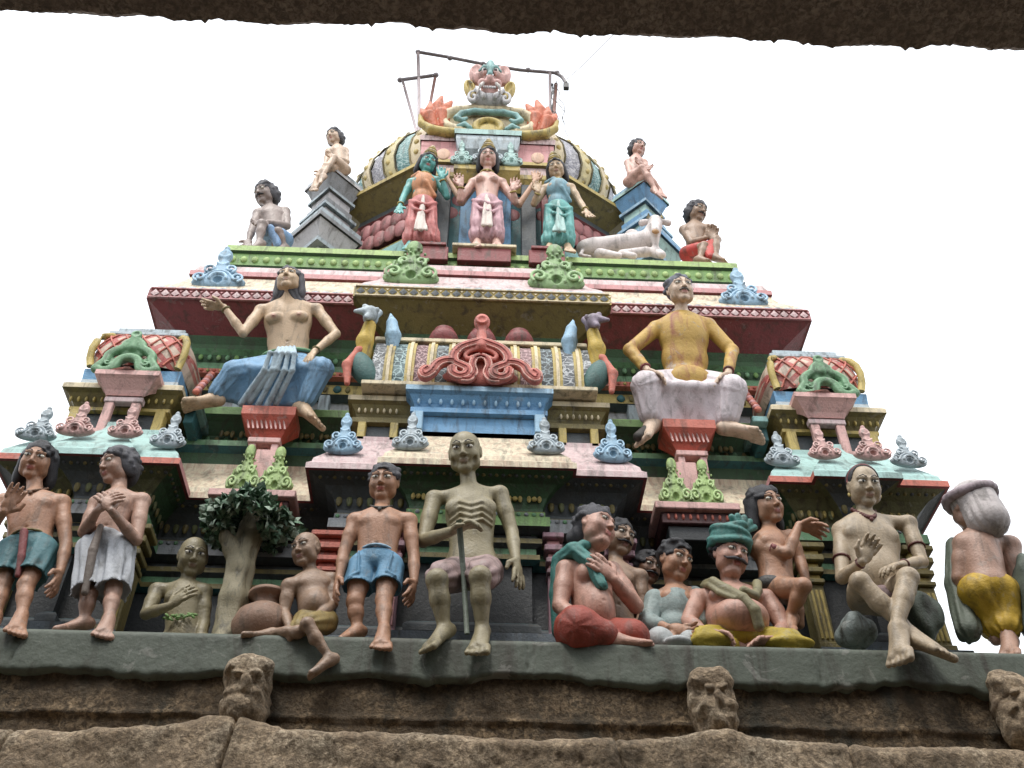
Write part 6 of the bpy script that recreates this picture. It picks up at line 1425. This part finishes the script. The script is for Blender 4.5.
# ---- white bull lying on the platform
def bull():
    p0 = at(590, 252, 8.75); m = mpp(p0); root = empty('bull_statue', p0); tag(root, 'white bull sculpture lying on the green cornice and facing out', 'statue')
    g = lambda x, y, Y: at(x, y, Y)
    F = Fld(g(575, 262, 8.4)-.3, g(672, 212, 9.1)+np.array((.3, .2, .5)), .016); F.lo
    F.cap(g(596, 247, 8.78), g(640, 244, 8.76), .13, .17, k=.08); F.ell(g(592, 249, 8.78), (.22, .15, .14), k=.06); F.ell(g(632, 237, 8.80), (.11, .11, .11), k=.06)
    F.cap(g(648, 242, 8.72), g(655, 226, 8.64), .15, .10, k=.06); F.cap(g(655, 223, 8.64), g(655.5, 231, 8.46), .085, .055, k=.04); F.ell(g(655, 221.5, 8.64), (.095, .10, .08), k=.03)
    for s_ in (-1, 1):
        F.cap(g(655+s_*5, 221, 8.64), g(655+s_*13, 223, 8.66), .035, .05, k=.02)
    F.cap(g(646, 252, 8.66), g(622, 254, 8.60), .075, .06, k=.04); F.cap(g(622, 254, 8.60), g(634, 256, 8.52), .05, .045, k=.02)
    F.cap(g(600, 254, 8.66), g(618, 256, 8.56), .08, .05, k=.04); F.cap(g(655, 252, 8.66), g(662, 255, 8.5), .08, .055, k=.04)
    F.poly([g(583, 250, 8.75), g(580, 255, 8.66), g(590, 257, 8.60)], .025, k=.01)
    F.ell(g(655, 238, 8.58), (.05, .08, .18), k=.05)
    P, Q = F.mesh(); np_obj('body', P, Q, paint('bull_white_paint', (.66, .60, .58), stain=.35), root)
    for s_ in (-1, 1):
        b = MB(); b.tube([g(655+s_*3.5, 220, 8.62), g(655+s_*7, 217, 8.6), g(655+s_*6.5, 213.5, 8.58)], [.03, .024, .008], gold); b.build('horn', root)
        b = MB(); b.ell(g(655+s_*3.6, 224.5, 8.545), (.022, .015, .022), black); b.build('eye', root)
    b = MB(); b.ell(g(655.5, 231.5, 8.42), (.05, .03, .04), paint('muzzle_ochre', (.40, .24, .12))); b.build('muzzle', root)
bull()

# ---- carved tree, pot, rocks
def carved_tree():
    r = empty('carved_tree', at(230, 634, 7.25)); tag(r, 'carved tree with pale forked trunk and dark green leaf crown above the clay pot', 'tree')
    F = Fld(at(200, 640, 7.0)-.25, at(290, 480, 7.6)+.35, .014); g = at
    F.poly([g(228, 640, 7.24), g(234, 600, 7.22), g(240, 570, 7.22), g(246, 545, 7.24), g(252, 520, 7.26)], [.125, .115, .105, .10, .08], k=.05, rip=(.012, 5, 2))
    F.poly([g(240, 570, 7.22), g(232, 550, 7.18), g(226, 538, 7.14)], [.08, .065, .05], k=.05); F.cap(g(226, 538, 7.14), g(225, 535, 7.13), .06, .05, k=.02)
    F.poly([g(246, 548, 7.24), g(260, 532, 7.22), g(268, 515, 7.24)], [.08, .06, .04], k=.04); F.cap(g(226, 636, 7.2), g(220, 642, 7.1), .1, .06, k=.06)
    P, Q = F.mesh(); np_obj('trunk', P, Q, paint('carved_bark', (.27, .24, .16), stain=.6, scale=5), r)
    V = []; Fq = []; rr = np.random.RandomState(3); c = g(251, 516, 7.20)
    for i in range(1900):
        u = rr.randn(3); u /= np.linalg.norm(u); k = rr.uniform(.55, 1.0); lob = .86+.16*math.sin(5*math.atan2(u[0], u[2])+1)
        p = c+np.array((u[0]*.40*k*lob, u[1]*.30*k, u[2]*.21*k*lob-.12*abs(u[0])))
        if u[2] < -.45 and abs(u[0]) < .45: continue
        d = nrm(u+rr.randn(3)*.45+np.array((0, -.3, -.5))); s_ = nrm(np.cross(d, rr.randn(3))); nn = np.cross(d, s_); L = rr.uniform(.06, .105); w = L*.45; n0 = len(V)
        V += [p, p+d*L*.5+s_*w, p+d*L-nn*L*.15, p+d*L*.5-s_*w, p+d*L*.5+nn*L*.16]; Fq += [(n0, n0+1, n0+4), (n0+1, n0+2, n0+4), (n0+2, n0+3, n0+4), (n0+3, n0, n0+4)]
    mid = [rr.choice([0, 1, 2, 2]) for _ in range(len(Fq)//4) ]; M = [m for m in mid for _ in range(4)]
    mesh_obj('crown', V, Fq, [paint('leaf_dark', (.035, .085, .045), stain=.4, rough=.6), paint('leaf_mid', (.11, .19, .12), stain=.4, rough=.6), paint('leaf_pale', (.30, .38, .30), stain=.4, rough=.6)], r, False, M)
carved_tree()
c = at(262, 636, 7.18); pr = MB(); pr.lathe((c[0], c[1]+.0, 4.002), [(0, 0), (.10, 0), (.20, .06), (.245, .16), (.25, .22), (.22, .31), (.15, .37), (.115, .39), (.11, .43), (.135, .46), (.165, .48), (.165, .51), (.135, .50), (.10, .46), (.09, .40), (0, .38)], paint('clay_pot_paint', (.24, .15, .105), stain=.5), 32)
tag(pr.build('clay_pot'), 'round pinkish clay water pot beneath the carved tree', 'pot')
def rock(label, px, py, Y, rx, ry, rz, mat, seed, group=None):
    c = at(px, py, Y); r_ = np.random.RandomState(seed); F = Fld(c-np.array((rx, ry, rz))*1.6, c+np.array((rx, ry, rz))*1.6, .016); F.ell(c, (rx*.9, ry*.9, rz*.9), k=.03)
    for i in range(12): u = r_.randn(3); u /= np.linalg.norm(u); F.ell(c+u*np.array((rx, ry, rz))*.75, np.array((rx, ry, rz))*r_.uniform(.3, .5), k=.03)
    P, Q = F.mesh(); P[:, 2] = np.maximum(P[:, 2], 4.0)
    for i in range(len(P)): P[i] += .018*(1 if P[i][2] > 4.0 else 0)*mn.noise(Vector(P[i]*6))
    tag(np_obj('rock', P, Q, mat), label, 'rock', group)
rg = paint('grey_rock_paint', (.19, .22, .21), stain=.7, bump=.5); rgd = paint('dark_green_rock_paint', (.085, .105, .085), stain=.6, bump=.5)
rock('smooth grey rock under the pale seated man, left of his crossed shins', 856, 632, 7.12, .14, .14, .17, rg, 1)
rock('dark grey-green rock behind the knees of the pale seated man', 924, 614, 7.36, .13, .12, .24, rgd, 2)
rock('tall dark grey rock cut off by the right edge of the picture', 1036, 612, 7.25, .13, .2, .5, rgd, 4)
# low seat blocks between the figures
for (x0, x1, px) in ((-2.95, -2.5, 0),): pass

# ---- pipe frame on the roof
gi = paint('galvanised_pipe', (.16, .14, .15), rough=.5, stain=.5); rusty = paint('rusty_pipe', (.27, .15, .13), rough=.7, stain=.5); wood_p = paint('pale_pipe', (.42, .36, .37), rough=.6, stain=.4)
pf = empty('pipe_frame', at(490, 120, 9.9)); tag(pf, 'bent metal pipe frame standing on the dome, behind the guardian face', 'pipe')
def T(name, pts, r, m, Y=9.9):
    b = MB(); b.tube([at(*(p if len(p) == 3 else (p[0], p[1], Y))) for p in pts], r, m); return b.build(name, pf)
T('crossbar', [(418, 52), (448, 57), (488, 65), (520, 70), (545, 72), (556, 73), (562, 77), (566, 83)], .034, gi)
T('post', [(418, 52), (419, 90), (419, 150)], .032, wood_p); T('post', [(550, 72), (550, 105), (549, 150)], .03, wood_p); T('post', [(556, 84), (554, 110), (553, 150)], .035, rusty)
T('side_bar', [(400, 80), (437, 75)], .036, gi); T('strut', [(403, 82), (413, 118), (418, 138)], .026, wood_p); T('strut', [(435, 78), (430, 105), (426, 140)], .028, rusty)
for (x, y) in ((418, 52), (450, 58), (528, 70), (400, 80), (436, 75), (557, 73), (483, 64)):
    b = MB(); c = at(x, y, 9.9); b.ell(c, (.055, .05, .055), gi, nu=10, nv=6); b.build('clamp', pf)
b = MB(); c = at(566, 85, 9.9); b.box(c[0]-.05, c[0]+.05, c[1]-.04, c[1]+.04, c[2]-.14, c[2]+.03, black); b.build('lamp_holder', pf)
rr = np.random.RandomState(9)
for k in range(7):
    pts = []; x, y = 553+rr.randn()*2, 84+rr.randn()*2
    for q in range(9): pts.append((x, y, 9.88+rr.randn()*.01)); x += rr.randn()*2.2; y += 6
    T('tangled_wire', pts, .007, black)
pts = [(607, 41, 9.6), (596, 52, 9.7), (582, 66, 9.8), (567, 79, 9.88)]
b = MB(); b.tube([at(690, -10, 9.0), at(640, 8, 9.4)]+[at(*p) for p in pts], .007, paint('wire_grey', (.22, .22, .23))); tag(b.build('overhead_wire'), 'thin grey wire running up from the pipe end into the sky', 'wire')
